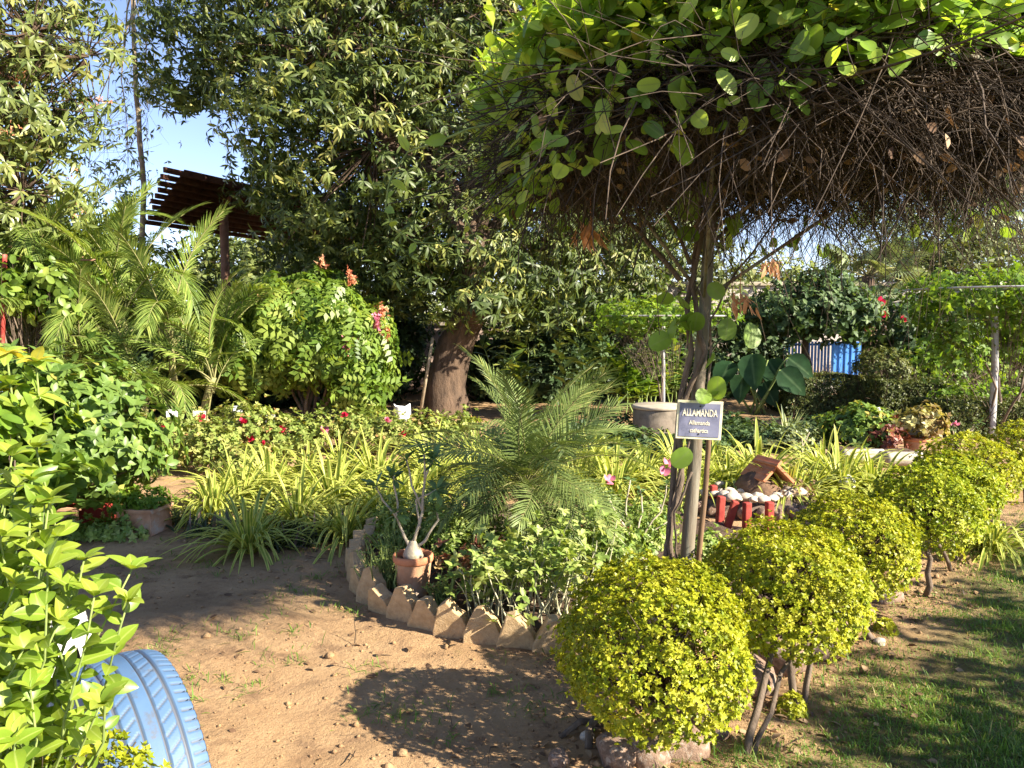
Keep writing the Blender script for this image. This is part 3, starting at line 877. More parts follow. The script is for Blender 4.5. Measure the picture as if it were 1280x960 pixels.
def desert_rose(label, loc, segs, leaf, k=11, fl=(), caud=.05):
    root = thing('desert_rose', label, 'potted plant', loc, 'desert roses')
    c = np.array(loc); g = Geo()
    lathe(g, [(0, -.02), (caud * .9, -.01), (caud * 1.15, caud * .3), (caud * .95, caud * .9), (caud * .5, caud * 1.6), (caud * .3, caud * 2)], c, 16)
    tips = []
    for p in segs:
        q = c + np.array(p)
        n = len(q)
        pts = np.concatenate([wob(q[i], q[i + 1], 4, .05)[(1 if i else 0):] for i in range(n - 1)])
        r = .0085
        tube(g, pts, np.linspace(r * 1.1 if p[0][2] < .12 else r * .7, r * .5, len(pts)), 7, lump=.06)
        tips.append(pts[-1])
    g.build('stem', M['caudex'], root)
    g = Geo(); tips = np.array(tips)
    rosettes(g, T_OBL, tips, np.tile(UP, (len(tips), 1)) + rng.normal(0, .2, (len(tips), 3)), k, .35, leaf, .5, jit=.4)
    rosettes(g, T_OBL, tips - (0, 0, .02), np.tile(UP, (len(tips), 1)) + rng.normal(0, .2, (len(tips), 3)), k // 2 + 1, .0, leaf, .3, jit=.3)
    g.build('foliage', M['adenium'], root)
    for f in fl:
        g = Geo(); P = (c + np.array(f))[None]
        rosettes(g, T_PET, P, np.array([[.1, -.6, .6]]), 5, .3, .045, .5, jit=.1)
        g.build('flower', M['pink'], root)
    return root


pt = pp + (0, 0, .2)
def rel(px, py, d=None): return tuple(at(px, py, (d or pp[1])) - pt)
desert_rose('tall desert rose with swollen base and thin bare stems in clay pot', pt,
            [[(0, 0, .07), rel(528, 640), rel(531, 585), rel(530, 568)], [rel(528, 640), rel(512, 590), rel(508, 575)], [rel(531, 600), rel(541, 575)],
             [(-.02, 0, .06), rel(506, 672), rel(497, 650), rel(495, 640)], [rel(497, 650), rel(478, 625), rel(470, 608)], [rel(497, 640), rel(492, 605), rel(492, 595)],
             [(.02, 0, .06), rel(532, 675), rel(548, 650), rel(546, 640)], [rel(525, 660), rel(520, 625), rel(545, 612)]], .085)


# ------------------------------------------------------------------ pygmy date palm in the bed
def frond_mesh(name, L, nl, ll, mat, arch, width=.016, ang=.9, vee=.35, droop=.25, tintc=.5, stemr=.007):
    """one frond: rachis along +x rising then arching, leaflets both sides"""
    g = Geo()
    t = np.linspace(0, 1, 14)
    el = R(arch[0]) - R(arch[1]) * t ** 1.3
    dx, dz = np.cos(el), np.sin(el)
    px = np.concatenate([[0], np.cumsum((dx[1:] + dx[:-1]) / 2)]) * L / 13; pz = np.concatenate([[0], np.cumsum((dz[1:] + dz[:-1]) / 2)]) * L / 13
    pts = np.c_[px, np.zeros(14), pz]
    tube(g, pts, np.linspace(stemr, stemr * .25, 14), 5, mat=1)
    u = np.linspace(.16, 1, nl)
    u = np.clip(u + rng.normal(0, .006, nl), .1, 1)
    P = np.c_[np.interp(u, t, px), np.zeros(nl), np.interp(u, t, pz)]
    e = np.interp(u, t, el); F = np.c_[np.cos(e), np.zeros(nl), np.sin(e)]; Nn = np.c_[-np.sin(e), np.zeros(nl), np.cos(e)]
    for s in (-1, 1):
        a = ang * (1 - .55 * u ** 2) + rng.normal(0, .07, nl)
        D = F * np.cos(a)[:, None] + (np.array((0, s, 0)) * math.cos(vee) + Nn * math.sin(vee)) * np.sin(a)[:, None]
        Ls = ll * (.35 + .65 * np.sin(PI * np.clip(u * .88 + .06, 0, 1)) ** .7) * rng.uniform(.85, 1.1, nl)
        blades(g, P, D, Ls, width, droop * rng.uniform(.6, 1.4, nl), n=4, tint=np.clip(rng.normal(tintc, .22, nl), 0, 1), N=Nn, fold=.5, base=.5)
    o = g.build(name, [mat, M['palm_stem']]); me = o.data; bpy.data.objects.remove(o)
    return me


DATE = [frond_mesh('date_frond', .84, 40, .21, M['date'], a, .0095, ang=.95, vee=.3, droop=.2, tintc=.45, stemr=.005) for a in ((60, 70), (48, 75), (36, 80), (74, 45))]
q0 = gnd(655, 705); q0[2] = .07
dp = thing('date_palm', 'feathery dwarf date palm in the middle of the brick edged bed', 'palm', q0)
g = Geo(); crown = at(656, 612, q0[1])
tube(g, wob(q0 - (0, 0, .05), crown, 6, .02), [.045, .04, .042, .045, .05, .04], 10, lump=.15); g.build('trunk', M['dark_bark'], dp)
cl = crown - q0
for i in range(68):
    a = i * 2.39996 + rng.normal(0, .2)
    k = i / 67
    o = child(DATE[3 if k < .16 else 0 if k < .42 else 1 if k < .72 else 2], 'frond', dp, cl + np.array((0, 0, .03 * (1 - k))), (0, 0, 0), rng.uniform(.88, 1.1) * (1.08 - .28 * k))
    o.rotation_euler = (Matrix.Rotation(a, 4, 'Z') @ Matrix.Rotation(-.12 + .85 * k + rng.normal(0, .1), 4, 'Y') @ Matrix.Rotation(rng.normal(0, .25), 4, 'X')).to_euler()


# ------------------------------------------------------------------ bedding plants
def bedding(kind, loc, h, r, label, grp):
    root = thing({'milk': 'leafy_plant', 'red': 'red_leaf_plant', 'spike': 'fleshy_spike_plant', 'bush': 'bedding_bush'}[kind], label, 'plant', loc, grp)
    c = np.array(loc)
    g = Geo(); g2 = Geo()
    if kind == 'milk':
        k = 22; P = c + np.c_[rng.normal(0, r * .45, (k, 2)), np.zeros(k)]
        D = nrm(rng.normal(0, .25, (k, 3)) + UP)
        e = twigs(g, P, D, rng.uniform(.7, 1.1, k) * h, .0055, droop=.05, n=5, curl=.18, sides=4)
        g.build('stem', M['pale_stem'], root)
        m = 75; i = rng.integers(0, k, m); Q = e[i] + rng.normal(0, .05, (m, 3)) * (1, 1, 1)
        rosettes(g2, T_OV, Q, UP + rng.normal(0, .5, (m, 3)), 6, .3, .045, rng.uniform(.2, 1, m))
        g2.build('foliage', M['bed'], root)
    elif kind == 'red':
        k = 10; P = c + np.c_[rng.normal(0, r * .4, (k, 2)), np.zeros(k)]
        e = twigs(g, P, nrm(rng.normal(0, .3, (k, 3)) + UP), h * rng.uniform(.7, 1, k), .005, n=4); g.build('stem', M['green_stem'], root)
        Q = np.repeat(e, 4, 0) + rng.normal(0, .035, (4 * k, 3))
        rosettes(g2, T_OV, Q, UP + rng.normal(0, .5, (4 * k, 3)), 5, .35, .055, rng.uniform(.0, 1, 4 * k)); g2.build('foliage', M['red_leaf'], root)
    elif kind == 'spike':
        k = 60; P = c + np.c_[rng.normal(0, r * .5, (k, 2)), np.zeros(k)]
        e = twigs(g, P, nrm(rng.normal(0, .3, (k, 3)) + UP), h * rng.uniform(.6, 1.1, k), .007, n=4, sides=5, droop=0, curl=.15)
        g.build('stem', M['green_stem'], root)
        rosettes(g2, T_LAN_S, e, np.tile(UP, (k, 1)), 4, .8, .03, .6); g2.build('foliage', M['bed'], root)
    else:
        P, A, t, C = crown_pts([(c + (0, 0, h * .55), (r, r, h * .5))], 60, 6, .04, .4)
        twigs(g, np.tile(c, (len(C), 1)), C - c, np.linalg.norm(C - c, axis=1), .004, n=4, curl=.08, droop=0); g.build('stem', M['green_stem'], root)
        rosettes(g2, T_OV_S, P, A, 5, .4, .032, t); g2.build('foliage', M['bed'], root)
    return root


bp_ = [('milk', 606, 786, .26, .10, 'pale stemmed leafy plant spilling over the bricks left of centre'), ('milk', 652, 786, .36, .12, 'tallest pale stemmed leafy plant behind the front bricks'),
       ('milk', 694, 782, .38, .13, 'pale stemmed leafy plant touching the largest golden shrub'), ('milk', 632, 758, .32, .13, 'leafy plant behind the pale stems in the bed centre'),
       ('milk', 720, 765, .38, .14, 'leafy plant just left of the largest golden shrub top'), ('milk', 675, 755, .36, .15, 'broad pale leafy plant in front of the date palm'),
       ('red', 592, 742, .22, .09, 'red and pale leaved plant right of the clay pot'), ('red', 640, 735, .28, .09, 'reddish leaved plant at the foot of the date palm'),
       ('red', 735, 715, .28, .09, 'dark red leaved plant right of the date palm trunk'),
       ('spike', 483, 745, .22, .08, 'fleshy spiky plant left of the clay pot'), ('spike', 492, 715, .24, .09, 'fleshy spiky plant by the far left edging bricks'), ('spike', 553, 770, .14, .04, 'small fleshy plant below the clay pot'),
       ('bush', 560, 715, .34, .15, 'green bush behind the clay pot'), ('bush', 600, 695, .34, .16, 'green bush left of the date palm trunk'), ('bush', 700, 705, .34, .17, 'green bush right of the date palm trunk'),
       ('bush', 760, 730, .36, .17, 'green bush above the largest golden shrub'), ('bush', 800, 715, .36, .16, 'green bush left of the trellis post'), ('bush', 770, 690, .34, .17, 'green bush below the bare desert rose'),
       ('bush', 500, 690, .30, .13, 'green bush at the far left of the round bed'), ('bush', 880, 732, .24, .11, 'small round green bush right of the trellis post'), ('bush', 545, 688, .34, .15, 'green bush behind the desert rose stems'),
       ('bush', 820, 690, .3, .14, 'green bush behind the trellis post foot')]
for kd, px, py, h, r, lab in bp_:
    p = gnd(px, py); p[2] = .04
    bedding(kd, p, h, r, lab, 'low plants filling the round bed')

pd_ = gnd(800, 722); pd_[2] = .05
def reld(px, py): return tuple(at(px, py, pd_[1]) - pd_)
desert_rose('bare branched desert rose with pink flowers left of the trellis post', pd_,
            [[(0, 0, .05), reld(795, 680), reld(775, 650), reld(762, 625)], [reld(795, 675), reld(803, 640), reld(800, 612)], [reld(800, 675), reld(826, 640), reld(833, 605)],
             [reld(790, 670), reld(782, 640), reld(788, 600)], [reld(800, 672), reld(815, 665), reld(835, 652)]], .05, 7, [reld(836, 580), reld(830, 592), reld(762, 600)], .06)


# ------------------------------------------------------------------ variegated clumps
def clump_src(i):
    root = thing('variegated_clump', 'x', 'plant', (0, 0, 0), 'clumps of yellow striped strap leaves')
    g = Geo(); k = 125
    az = rng.uniform(0, 2 * PI, k); el = np.clip(rng.normal(1.0, .26, k), .35, 1.5)
    D = np.c_[np.cos(az) * np.cos(el), np.sin(az) * np.cos(el), np.sin(el)]
    P = np.c_[np.cos(az) * .04, np.sin(az) * .04, np.full(k, -.01)] * rng.uniform(.3, 1.4, (k, 1))
    P[:, 2] = -.01
    L = rng.uniform(.55, 1.0, k)
    blades(g, P, D, L, rng.uniform(.024, .042, k), rng.uniform(.4, 1.0, k), n=10, tint=rng.uniform(0, 1, k), fold=.35, base=.7)
    g.build('leaves', M['strap'], root)
    return root


CS = [clump_src(i) for i in range(3)]
cl_sp = [(312, 690, .86, 'nearest yellow striped clump, its blades arching onto the bare path'), (432, 676, .9, 'yellow striped clump in the front line just left of the brick edging'), (372, 660, .95, 'yellow striped clump behind the nearest two, midway between them'),
         (268, 648, .8, 'leftmost yellow striped clump above the dark rosettes'), (476, 648, .9, 'yellow striped clump beside the far left edging bricks'), (415, 636, 1.0, 'yellow striped clump in the middle of the left mass'),
         (340, 622, .9, 'yellow striped clump below the rose bushes on the left'), (512, 634, .95, 'yellow striped clump behind the desert rose top'), (470, 612, 1.0, 'yellow striped clump below the pink rose by the bag'),
         (545, 618, .95, 'yellow striped clump left behind the date palm'), (590, 612, .95, 'yellow striped clump behind the left palm fronds'), (720, 618, .9, 'yellow striped clump behind the right palm fronds'),
         (768, 622, 1.0, 'yellow striped clump between the date palm and trellis post'), (805, 606, .9, 'yellow striped clump in front of the concrete ring'), (735, 594, .9, 'yellow striped clump behind the date palm on the right'),
         (870, 622, .9, 'yellow striped clump just right of the trellis post'), (912, 618, 1.0, 'yellow striped clump behind the red posts'), (948, 612, 1.05, 'yellow striped clump right behind the toy house'),
         (985, 634, .8, 'small yellow striped clump in front of the right row'), (1012, 622, .95, 'yellow striped clump right of the toy house'), (1052, 620, 1.0, 'rightmost tall yellow striped clump near the white ball'),
         (1092, 625, .85, 'yellow striped clump left of the fourth golden shrub'), (1240, 690, .7, 'loose pale grass clump beside the far golden shrubs'), (640, 600, .9, 'yellow striped clump hidden behind the palm crown'), (595, 585, .85, 'yellow striped clump in the back line behind the left palm fronds'), (690, 588, .85, 'yellow striped clump in the back line behind the right palm fronds'),
         (540, 590, .9, 'yellow striped clump in the back line below the mango trunk'), (430, 604, .95, 'yellow striped clump in the back line below the low rose bushes'), (385, 606, .9, 'yellow striped clump in the back line below the dome vine'), (300, 632, .9, 'yellow striped clump behind the leftmost one'),
         (850, 598, .9, 'yellow striped clump behind the trellis post under the sign'), (895, 596, .9, 'yellow striped clump at the back behind the rockery'), (1030, 600, .9, 'yellow striped clump at the back right of the spiky plant')]
for i, (px, py, s, lab) in enumerate(cl_sp):
    p = gnd(px, py)
    if i < 3:
        o = CS[i]; o.location = p; o.scale = (s, s, s); o['label'] = lab
    else:
        dup(CS[i % 3], p, rng.uniform(0, 6.28), s * 1.12, lab)


def rhoeo_src():
    root = thing('dark_rosette_plant', 'x', 'plant', (0, 0, 0), 'dark rosettes under the striped clumps')
    g = Geo(); k = 70
    P = np.c_[rng.normal(0, .06, (k, 2)), np.zeros(k)]
    az = rng.uniform(0, 6.28, k); el = rng.uniform(.5, 1.4, k)
    D = np.c_[np.cos(az) * np.cos(el), np.sin(az) * np.cos(el), np.sin(el)]
    blades(g, P, D, rng.uniform(.12, .25, k), rng.uniform(.016, .027, k), rng.uniform(.1, .5, k), n=6, tint=rng.uniform(0, 1, k), base=.9, fold=.4)
    g.build('leaves', M['rhoeo'], root)
    return root


rh = rhoeo_src()
rh_sp = [(232, 655, 'leftmost dark rosette plant at the path edge'), (256, 668, 'dark rosette plant left of the nearest striped clump'), (345, 682, 'dark rosette plant right of the nearest striped clump'),
         (385, 682, 'dark rosette plant between the two front striped clumps'), (410, 672, 'dark rosette plant by the fallen green leaf'), (462, 672, 'dark rosette plant beside the curved edging'), (290, 668, 'dark rosette plant behind the nearest striped clump'), (365, 668, 'dark rosette plant deep between the striped clumps'), (455, 655, 'dark rosette plant behind the front row')]
for i, (px, py, lab) in enumerate(rh_sp):
    p = gnd(px, py)
    if i == 0: rh.location = p; rh['label'] = lab; rh.scale = (1.1,) * 3
    else: dup(rh, p, rng.uniform(0, 6), rng.uniform(.85, 1.15), lab)

# big fallen leaf
g = Geo(); p = gnd(388, 687); scatter(g, T_NEAR, (p + (0, 0, .03))[None], np.array([[.4, .5, .25]]), np.array([[-.2, -.7, .7]]), .1, .3)
tag(g.build('fallen_leaf', M['grey_green'], origin=p), 'single broad green leaf lying at the foot of the striped clumps', 'leaf')


# ------------------------------------------------------------------ trellis umbrella with climbing vine and sign
PB = gnd(849, 828); PB[2] = 0
CC = np.array((.93, 2.97, 2.14)); CR = .99; CY = .95
ptop = at(893, 185, PB[1] - .05)
tr = thing('trellis_umbrella', 'weathered green steel post carrying the round leafy canopy', 'trellis', PB)
g = Geo(); tube(g, wob(PB - (0, 0, .1), ptop, 8, .008), np.linspace(.033, .023, 8), 12, lump=.04); g.build('post', M['post'], tr)
g = Geo(); a = np.linspace(0, 2 * PI, 49)
for rr, zz in ((CR * .9, .13), (CR * .55, .16)):
    tube(g, np.c_[CC[0] + rr * np.cos(a), CC[1] + CY * rr * np.sin(a), np.full(49, CC[2] + zz)], .009, 6)
g.build('ring', M['post'], tr)
for i in range(6):
    b = i * PI / 3 + .35
    e = CC + np.array((CR * .95 * math.cos(b), CY * CR * .9 * math.sin(b), .13))
    g = Geo(); tube(g, np.array([ptop - (0, 0, .02), (ptop + e) / 2 + (0, 0, .04), e]), .008, 6); g.build('spoke', M['post'], tr)
for b in (.2, 2.6, 4.2):
    e = CC + np.array((CR * .6 * math.cos(b), CY * CR * .6 * math.sin(b), .0))
    g = Geo(); tube(g, np.array([PB + (ptop - PB) * .72, e]), .008, 6); g.build('brace', M['post'], tr)

# bamboo stake tied to the post
s0, s1 = at(864, 815, PB[1] - .02), at(889, 500, PB[1] + .03)
s0[2] = -.05
g = Geo(); tube(g, wob(s0, s1, 7, .006), np.linspace(.014, .012, 7), 8)
tag(g.build('bamboo_stake', M['stake'], origin=s0), 'thin brown stake standing against the right of the trellis post', 'stake')

vine = thing('climbing_vine', 'climbing vine with round green leaves over a tangle of dead twigs on the trellis', 'vine', PB)
vp = PB + (-.1, .02, 0)
def up_stem(pts, r):
    g = Geo(); P = [np.array(p, float) for p in pts]
    q = np.concatenate([wob(P[i], P[i + 1], 5, .04)[(1 if i else 0):] for i in range(len(P) - 1)])
    tube(g, q, np.linspace(r, r * .7, len(q)), 7, lump=.08)
    g.build('stem', M['bark'], vine)
d0 = PB[1] - .05
up_stem([(*at(834, 790, d0)[:2], .02), at(832, 700, d0), at(838, 640, d0), at(845, 560, d0), at(852, 490, d0), at(864, 440, d0), at(858, 380, d0), at(872, 300, d0), at(868, 200, d0)], .016)
up_stem([(*at(842, 790, d0)[:2], .02), at(838, 710, d0), at(836, 660, d0 - .04), at(852, 600, d0 - .02), at(850, 520, d0), at(882, 440, d0 - .03), at(866, 360, d0 - .02), at(884, 260, d0), at(890, 180, d0)], .014)
up_stem([at(838, 645, d0), at(850, 590, d0 - .06), at(872, 520, d0 - .07), at(886, 470, d0 - .06), at(888, 400, d0 - .05), at(920, 340, d0), at(1000, 240, d0)], .006)
up_stem([at(865, 590, d0 - .06), at(843, 640, d0 - .06), at(846, 700, d0 - .05), (*at(840, 800, d0)[:2], .02)], .006)
up_stem([at(850, 350, d0), at(800, 290, d0 + .1), at(750, 230, d0 - .1), at(720, 200, d0 - .3)], .012)
up_stem([at(862, 330, d0), at(830, 260, d0), at(790, 210, d0 - .3), at(760, 150, d0 - .6)], .009)
up_stem([at(895, 300, d0), at(940, 250, d0 + .2), at(1010, 200, d0 - .2)], .009)
up_stem([at(890, 290, d0), at(970, 230, d0 - .3), at(1060, 160, d0 - .8)], .008)


def canopy_r(a): return CR * (1 + .06 * np.sin(a * 3 + 1) + .05 * np.sin(a * 7))


def canopy():
    # dead tangle under the leaves
    g = Geo(); n = 9500
    a = rng.uniform(0, 2 * PI, n); rr = canopy_r(a) * np.sqrt(rng.uniform(.0, .98, n))
    P = np.c_[CC[0] + rr * np.cos(a), CC[1] + CY * rr * np.sin(a), CC[2] + rng.uniform(-.06, .22, n) * (1.05 - .3 * (rr / CR)) + .1 * (1 - rr / CR)]
    rad = np.c_[np.cos(a), np.sin(a), np.zeros(n)]; tg = np.c_[-np.sin(a), np.cos(a), np.zeros(n)]
    D = nrm(rad * rng.normal(.3, .7, (n, 1)) + tg * rng.normal(0, .9, (n, 1)) + UP * rng.normal(-.1, .3, (n, 1)))
    twigs(g, P, D, rng.uniform(.1, .36, n), np.exp(rng.normal(-6.1, .4, n)), droop=.3, n=6, curl=.5)
    # fringe hanging round the rim, longest at the back and on the right
    n = 5200
    a = rng.uniform(0, 2 * PI, n)
    right = np.clip(np.cos(a - .25), 0, 1)
    rr = canopy_r(a) * rng.uniform(.62, 1.0, n)
    P = np.c_[CC[0] + rr * np.cos(a), CC[1] + CY * rr * np.sin(a), CC[2] + rng.uniform(-.02, .30, n)]
    rad = np.c_[np.cos(a), np.sin(a), np.zeros(n)]
    D = nrm(rad * rng.normal(.2, .5, (n, 1)) + rng.normal(0, .45, (n, 3)) - UP * .75)
    twigs(g, P, D, rng.uniform(.06, .34, n) * (.55 + .5 * right) * (1 + .45 * np.sin(a * 9 + 1) + .35 * np.sin(a * 23)), np.exp(rng.normal(-6.3, .3, n)), droop=.2, n=5, curl=.5)
    for _ in range(34):
        b = rng.uniform(0, 2 * PI); r1 = rng.uniform(.4, .85); b2 = b + rng.normal(0, .5)
        p0 = CC + (rng.normal(-.1, .12), rng.normal(.25, .15), rng.uniform(-.02, .08)); p1 = CC + (CR * r1 * math.cos(b2), CY * CR * r1 * math.sin(b2), rng.uniform(-.1, .1))
        tube(g, wob(p0, p1, 9, .09, -.04), np.linspace(rng.uniform(.007, .014), .003, 9), 6, lump=.08, tint=rng.uniform(.3, .9))
    # long bare shoots around the near rim
    n = 22
    a = rng.uniform(PI * 1.15, PI * 2.0, n); rr = canopy_r(a) * rng.uniform(.7, .97, n)
    P = np.c_[CC[0] + rr * np.cos(a), CC[1] + CY * rr * np.sin(a), CC[2] + rng.uniform(-.02, .15, n)]
    tg = np.c_[-np.sin(a), np.cos(a), np.zeros(n)] * np.sign(rng.normal(size=(n, 1)))
    twigs(g, P, nrm(tg + rng.normal(0, .25, (n, 3))), rng.uniform(.25, .6, n), rng.uniform(.0015, .003, n), droop=.4, n=9, curl=.4, tint=rng.uniform(.2, .8, n))
    n = 420
    a = rng.uniform(0, 2 * PI, n); rr = canopy_r(a) * np.sqrt(rng.uniform(.2, 1.0, n))
    scatter(g, T_OV, np.c_[CC[0] + rr * np.cos(a), CC[1] + CY * rr * np.sin(a), CC[2] + rng.uniform(-.16, .12, n)], nrm(rng.normal(0, 1, (n, 3)) - UP * .5), rdir(n), rng.uniform(.025, .06, n), rng.uniform(0, 1, n), mat=1)
    g.build('dead_twigs', [M['twig'], M['dry']], vine)
    # leaves: a dense top sheet, a thick near and left rim
    g = Geo(); n = 9000
    a = rng.uniform(0, 2 * PI, n); rr = canopy_r(a) * np.sqrt(rng.uniform(0, 1.04, n))
    dome = .26 * np.sqrt(np.clip(1 - (rr / (CR * 1.1)) ** 2, 0, 1))
    P = np.c_[CC[0] + rr * np.cos(a), CC[1] + CY * rr * np.sin(a), CC[2] + .18 + dome + rng.normal(0, .05, n)]
    scatter(g, T_RND, P, nrm(rng.normal(0, 1, (n, 3)) * (1, 1, .35)), UP + rng.normal(0, .35, (n, 3)), rng.uniform(.04, .085, n), rng.uniform(.1, 1, n))
    n = 2600
    a = rng.uniform(PI * .62, PI * 1.98, n)
    left = np.clip(np.cos(a - PI * 1.1), 0, 1)
    rr = canopy_r(a) * rng.uniform(.9, 1.08, n)
    P = np.c_[CC[0] + rr * np.cos(a), CC[1] + CY * rr * np.sin(a), CC[2] + .31 - rng.uniform(0, 1, n) ** 1.7 * (.16 + .34 * left)]
    rad = np.c_[np.cos(a), np.sin(a), np.zeros(n)]
    scatter(g, T_RND, P, nrm(rad * .6 + rng.normal(0, .6, (n, 3)) - UP * .1), nrm(rad * .6 + UP * .6 + rng.normal(0, .35, (n, 3))), rng.uniform(.036, .08, n), rng.uniform(.1, 1, n))
    # upright young rosettes above the rim
    n = 300
    a = rng.uniform(PI * .8, PI * 2.0, n); rr = canopy_r(a) * rng.uniform(.85, 1.08, n)
    P = np.c_[CC[0] + rr * np.cos(a), CC[1] + CY * rr * np.sin(a), CC[2] + rng.uniform(.12, .46, n)]
    rosettes(g, T_OBL, P, UP + rng.normal(0, .4, (n, 3)), 7, .55, rng.uniform(.06, .11, n), rng.uniform(.45, .95, n))
    # round leaves up the post and hanging singly
    pts = [(850, 398, .0), (872, 390, -.05), (886, 355, -.1), (838, 420, 0), (862, 405, -.08), (912, 315, -.1), (910, 398, -.1), (926, 272, -.2), (850, 262, -.1), (846, 290, -.1), (893, 448, -.1), (898, 470, -.1), (890, 490, -.1),
           (884, 488, -.1), (863, 562, -.08), (845, 255, 0), (908, 272, -.1), (942, 405, -.1), (800, 190, -.6), (760, 160, -1), (850, 170, -1.1), (838, 100, -1.2), (873, 232, -.3), (835, 365, 0), (855, 375, -.05), (862, 390, -.08), (845, 402, -.05)]
    P = np.array([at(x, y, d0 - .02 + dz) for x, y, dz in pts]); n = len(P)
    scatter(g, leaf_tmpl(.85, (0, .04, .13, .28, .46, .64, .8, .91, .97, 1), peak=.5, fold=.15, curl=.12, ell=True), P, nrm(rng.normal(0, .7, (n, 3)) - UP * .6), nrm(rng.normal(0, .35, (n, 3)) + (.3, -1, .5)), rng.uniform(.08, .115, n), rng.uniform(.2, .7, n))
    # back rim leaves glowing against the light
    n = 160
    a = rng.uniform(-.3, PI * .8, n); rr = canopy_r(a) * rng.uniform(.85, 1.05, n)
    P = np.c_[CC[0] + rr * np.cos(a), CC[1] + CY * rr * np.sin(a), CC[2] + rng.uniform(-.25, .3, n)]
    scatter(g, T_RND, P, nrm(rng.normal(0, .7, (n, 3)) - UP * .4), rdir(n), rng.uniform(.05, .09, n), rng.uniform(.3, 1, n))
    g.build('foliage', M['allam'], vine)
    # the long looping shoot at the left
    g = Geo(); loop = [(640, 150, 2.6), (560, 172, 2.55), (510, 190, 2.75), (488, 225, 2.7), (482, 260, 2.7), (490, 285, 2.7), (520, 303, 2.7), (560, 305, 2.7), (592, 293, 2.7), (582, 275, 2.7)]
    q = np.concatenate([wob(at(*loop[i]), at(*loop[i + 1]), 4, .03)[(1 if i else 0):] for i in range(len(loop) - 1)])
    tube(g, q, np.linspace(.004, .002, len(q)), 5, mat=1)
    loop2 = [(640, 150, 2.6), (620, 100, 2.8), (612, 60, 2.75), (618, 20, 2.75)]
    q2 = np.concatenate([wob(at(*loop2[i]), at(*loop2[i + 1]), 4, .03)[(1 if i else 0):] for i in range(len(loop2) - 1)])
    tube(g, q2, np.linspace(.004, .002, len(q2)), 5, mat=1)
    qq = np.concatenate([q[::3], q[1::5], q2, q2]); n = len(qq)
    sz = np.r_[np.linspace(.085, .03, len(q[::3])), np.full(len(q[1::5]), .035), np.full(2 * len(q2), .07)]
    scatter(g, T_OV, qq, nrm(rng.normal(0, .7, (n, 3)) + UP * .4), nrm(rng.normal(0, .4, (n, 3)) + (.3, -.8, .6)), sz, rng.uniform(.6, 1, n))
    g.build('shoot', [M['allam'], M['green_stem']], vine)


canopy()

# dry orange leaf bunches caught in the canopy
for px, py, d, s, lab in ((738, 292, 3.3, .11, 'bunch of orange dry leaves hanging at the left of the canopy'), (965, 338, 4.3, .07, 'small orange dry leaves dangling right of the post under the canopy'), (925, 385, d0 - .1, .06, 'brown curled dry leaf beside the trellis post')):
    g = Geo(); c = at(px, py, d); n = 26
    P = c + rng.normal(0, .03, (n, 3)) * (1, 1, .7)
    P[:, 2] += .03
    scatter(g, T_LAN, P, nrm(rng.normal(0, .35, (n, 3)) - UP), rdir(n), rng.uniform(.6, 1.1, n) * s, rng.uniform(0, 1, n))
    tube(g, np.array([c + (0, 0, .02), c + (0, 0, .25)]), .002, 4)
    tag(g.build('dry_leaf_bunch', M['orange_dry'], origin=c), lab, 'dry leaves', 'dry leaf bunches in the canopy')

# sign
SC = at(874, 525, d0 - .075)
sg = thing('plant_sign', 'slate blue name board with cream border fixed to the trellis post', 'sign', SC)
rt = rotz(R(-2)) @ roty(R(2.5))
W_, H_ = 57 / FPX * SC[1], 49 / FPX * SC[1]
g = Geo(); box(g, SC, (W_, .008, H_), rot=rt, bev=.002); g.build('border', M['sign_edge'], sg)
g = Geo(); box(g, SC + rt @ np.array((0, -.0035, 0)), (W_ * .89, .006, H_ * .87), rot=rt, bev=.001); g.build('face', M['sign_face'], sg)
for dz in (.36, -.36):
    g = Geo(); lathe(g, [(0, .003), (.0035, .002), (.004, 0)], (0, 0, 0), 10)
    g.V[0] = g.V[0] @ rotx(R(90)).T @ rt.T + SC + rt @ np.array((0, -.0068, dz * H_)); g.build('screw', M['screw'], sg)
def lettering(txt, size, z, width):
    cu = bpy.data.curves.new('lettering', 'FONT'); cu.body = txt; cu.align_x = 'CENTER'; cu.align_y = 'CENTER'; cu.size = size; cu.extrude = .0006; cu.offset = .0006 if size > .03 else .0002
    o = bpy.data.objects.new('lettering', cu); COL.objects.link(o)
    dg = bpy.context.evaluated_depsgraph_get()
    me = bpy.data.meshes.new_from_object(o.evaluated_get(dg)); bpy.data.objects.remove(o)
    k = width / max(1e-6, max(v.co.x for v in me.vertices) - min(v.co.x for v in me.vertices))
    me.transform(Matrix.Diagonal((k, 1, 1, 1))); me.materials.clear(); me.materials.append(M['letter'])
    ob = bpy.data.objects.new('lettering', me); COL.objects.link(ob); ob.parent = sg
    m = Matrix(rt.tolist()).to_4x4() @ Matrix.Translation((0, -.0078, z)) @ Matrix.Rotation(R(90), 4, 'X')
    ob.matrix_local = m
lettering('ALLAMANDA', .043, .030, W_ * .77)
lettering('Allamanda', .026, -.012, W_ * .46)
lettering('cathartica', .026, -.045, W_ * .40)
g = Geo(); a = np.linspace(0, 2 * PI, 25); tc_ = SC + np.array((.022, .0, H_ * .5 + .018))
tube(g, np.c_[tc_[0] + .014 * np.cos(a), np.full(25, tc_[1]), tc_[2] + .016 * np.sin(a)], .0035, 6); g.build('hanging_ring', M['sign_edge'], sg)


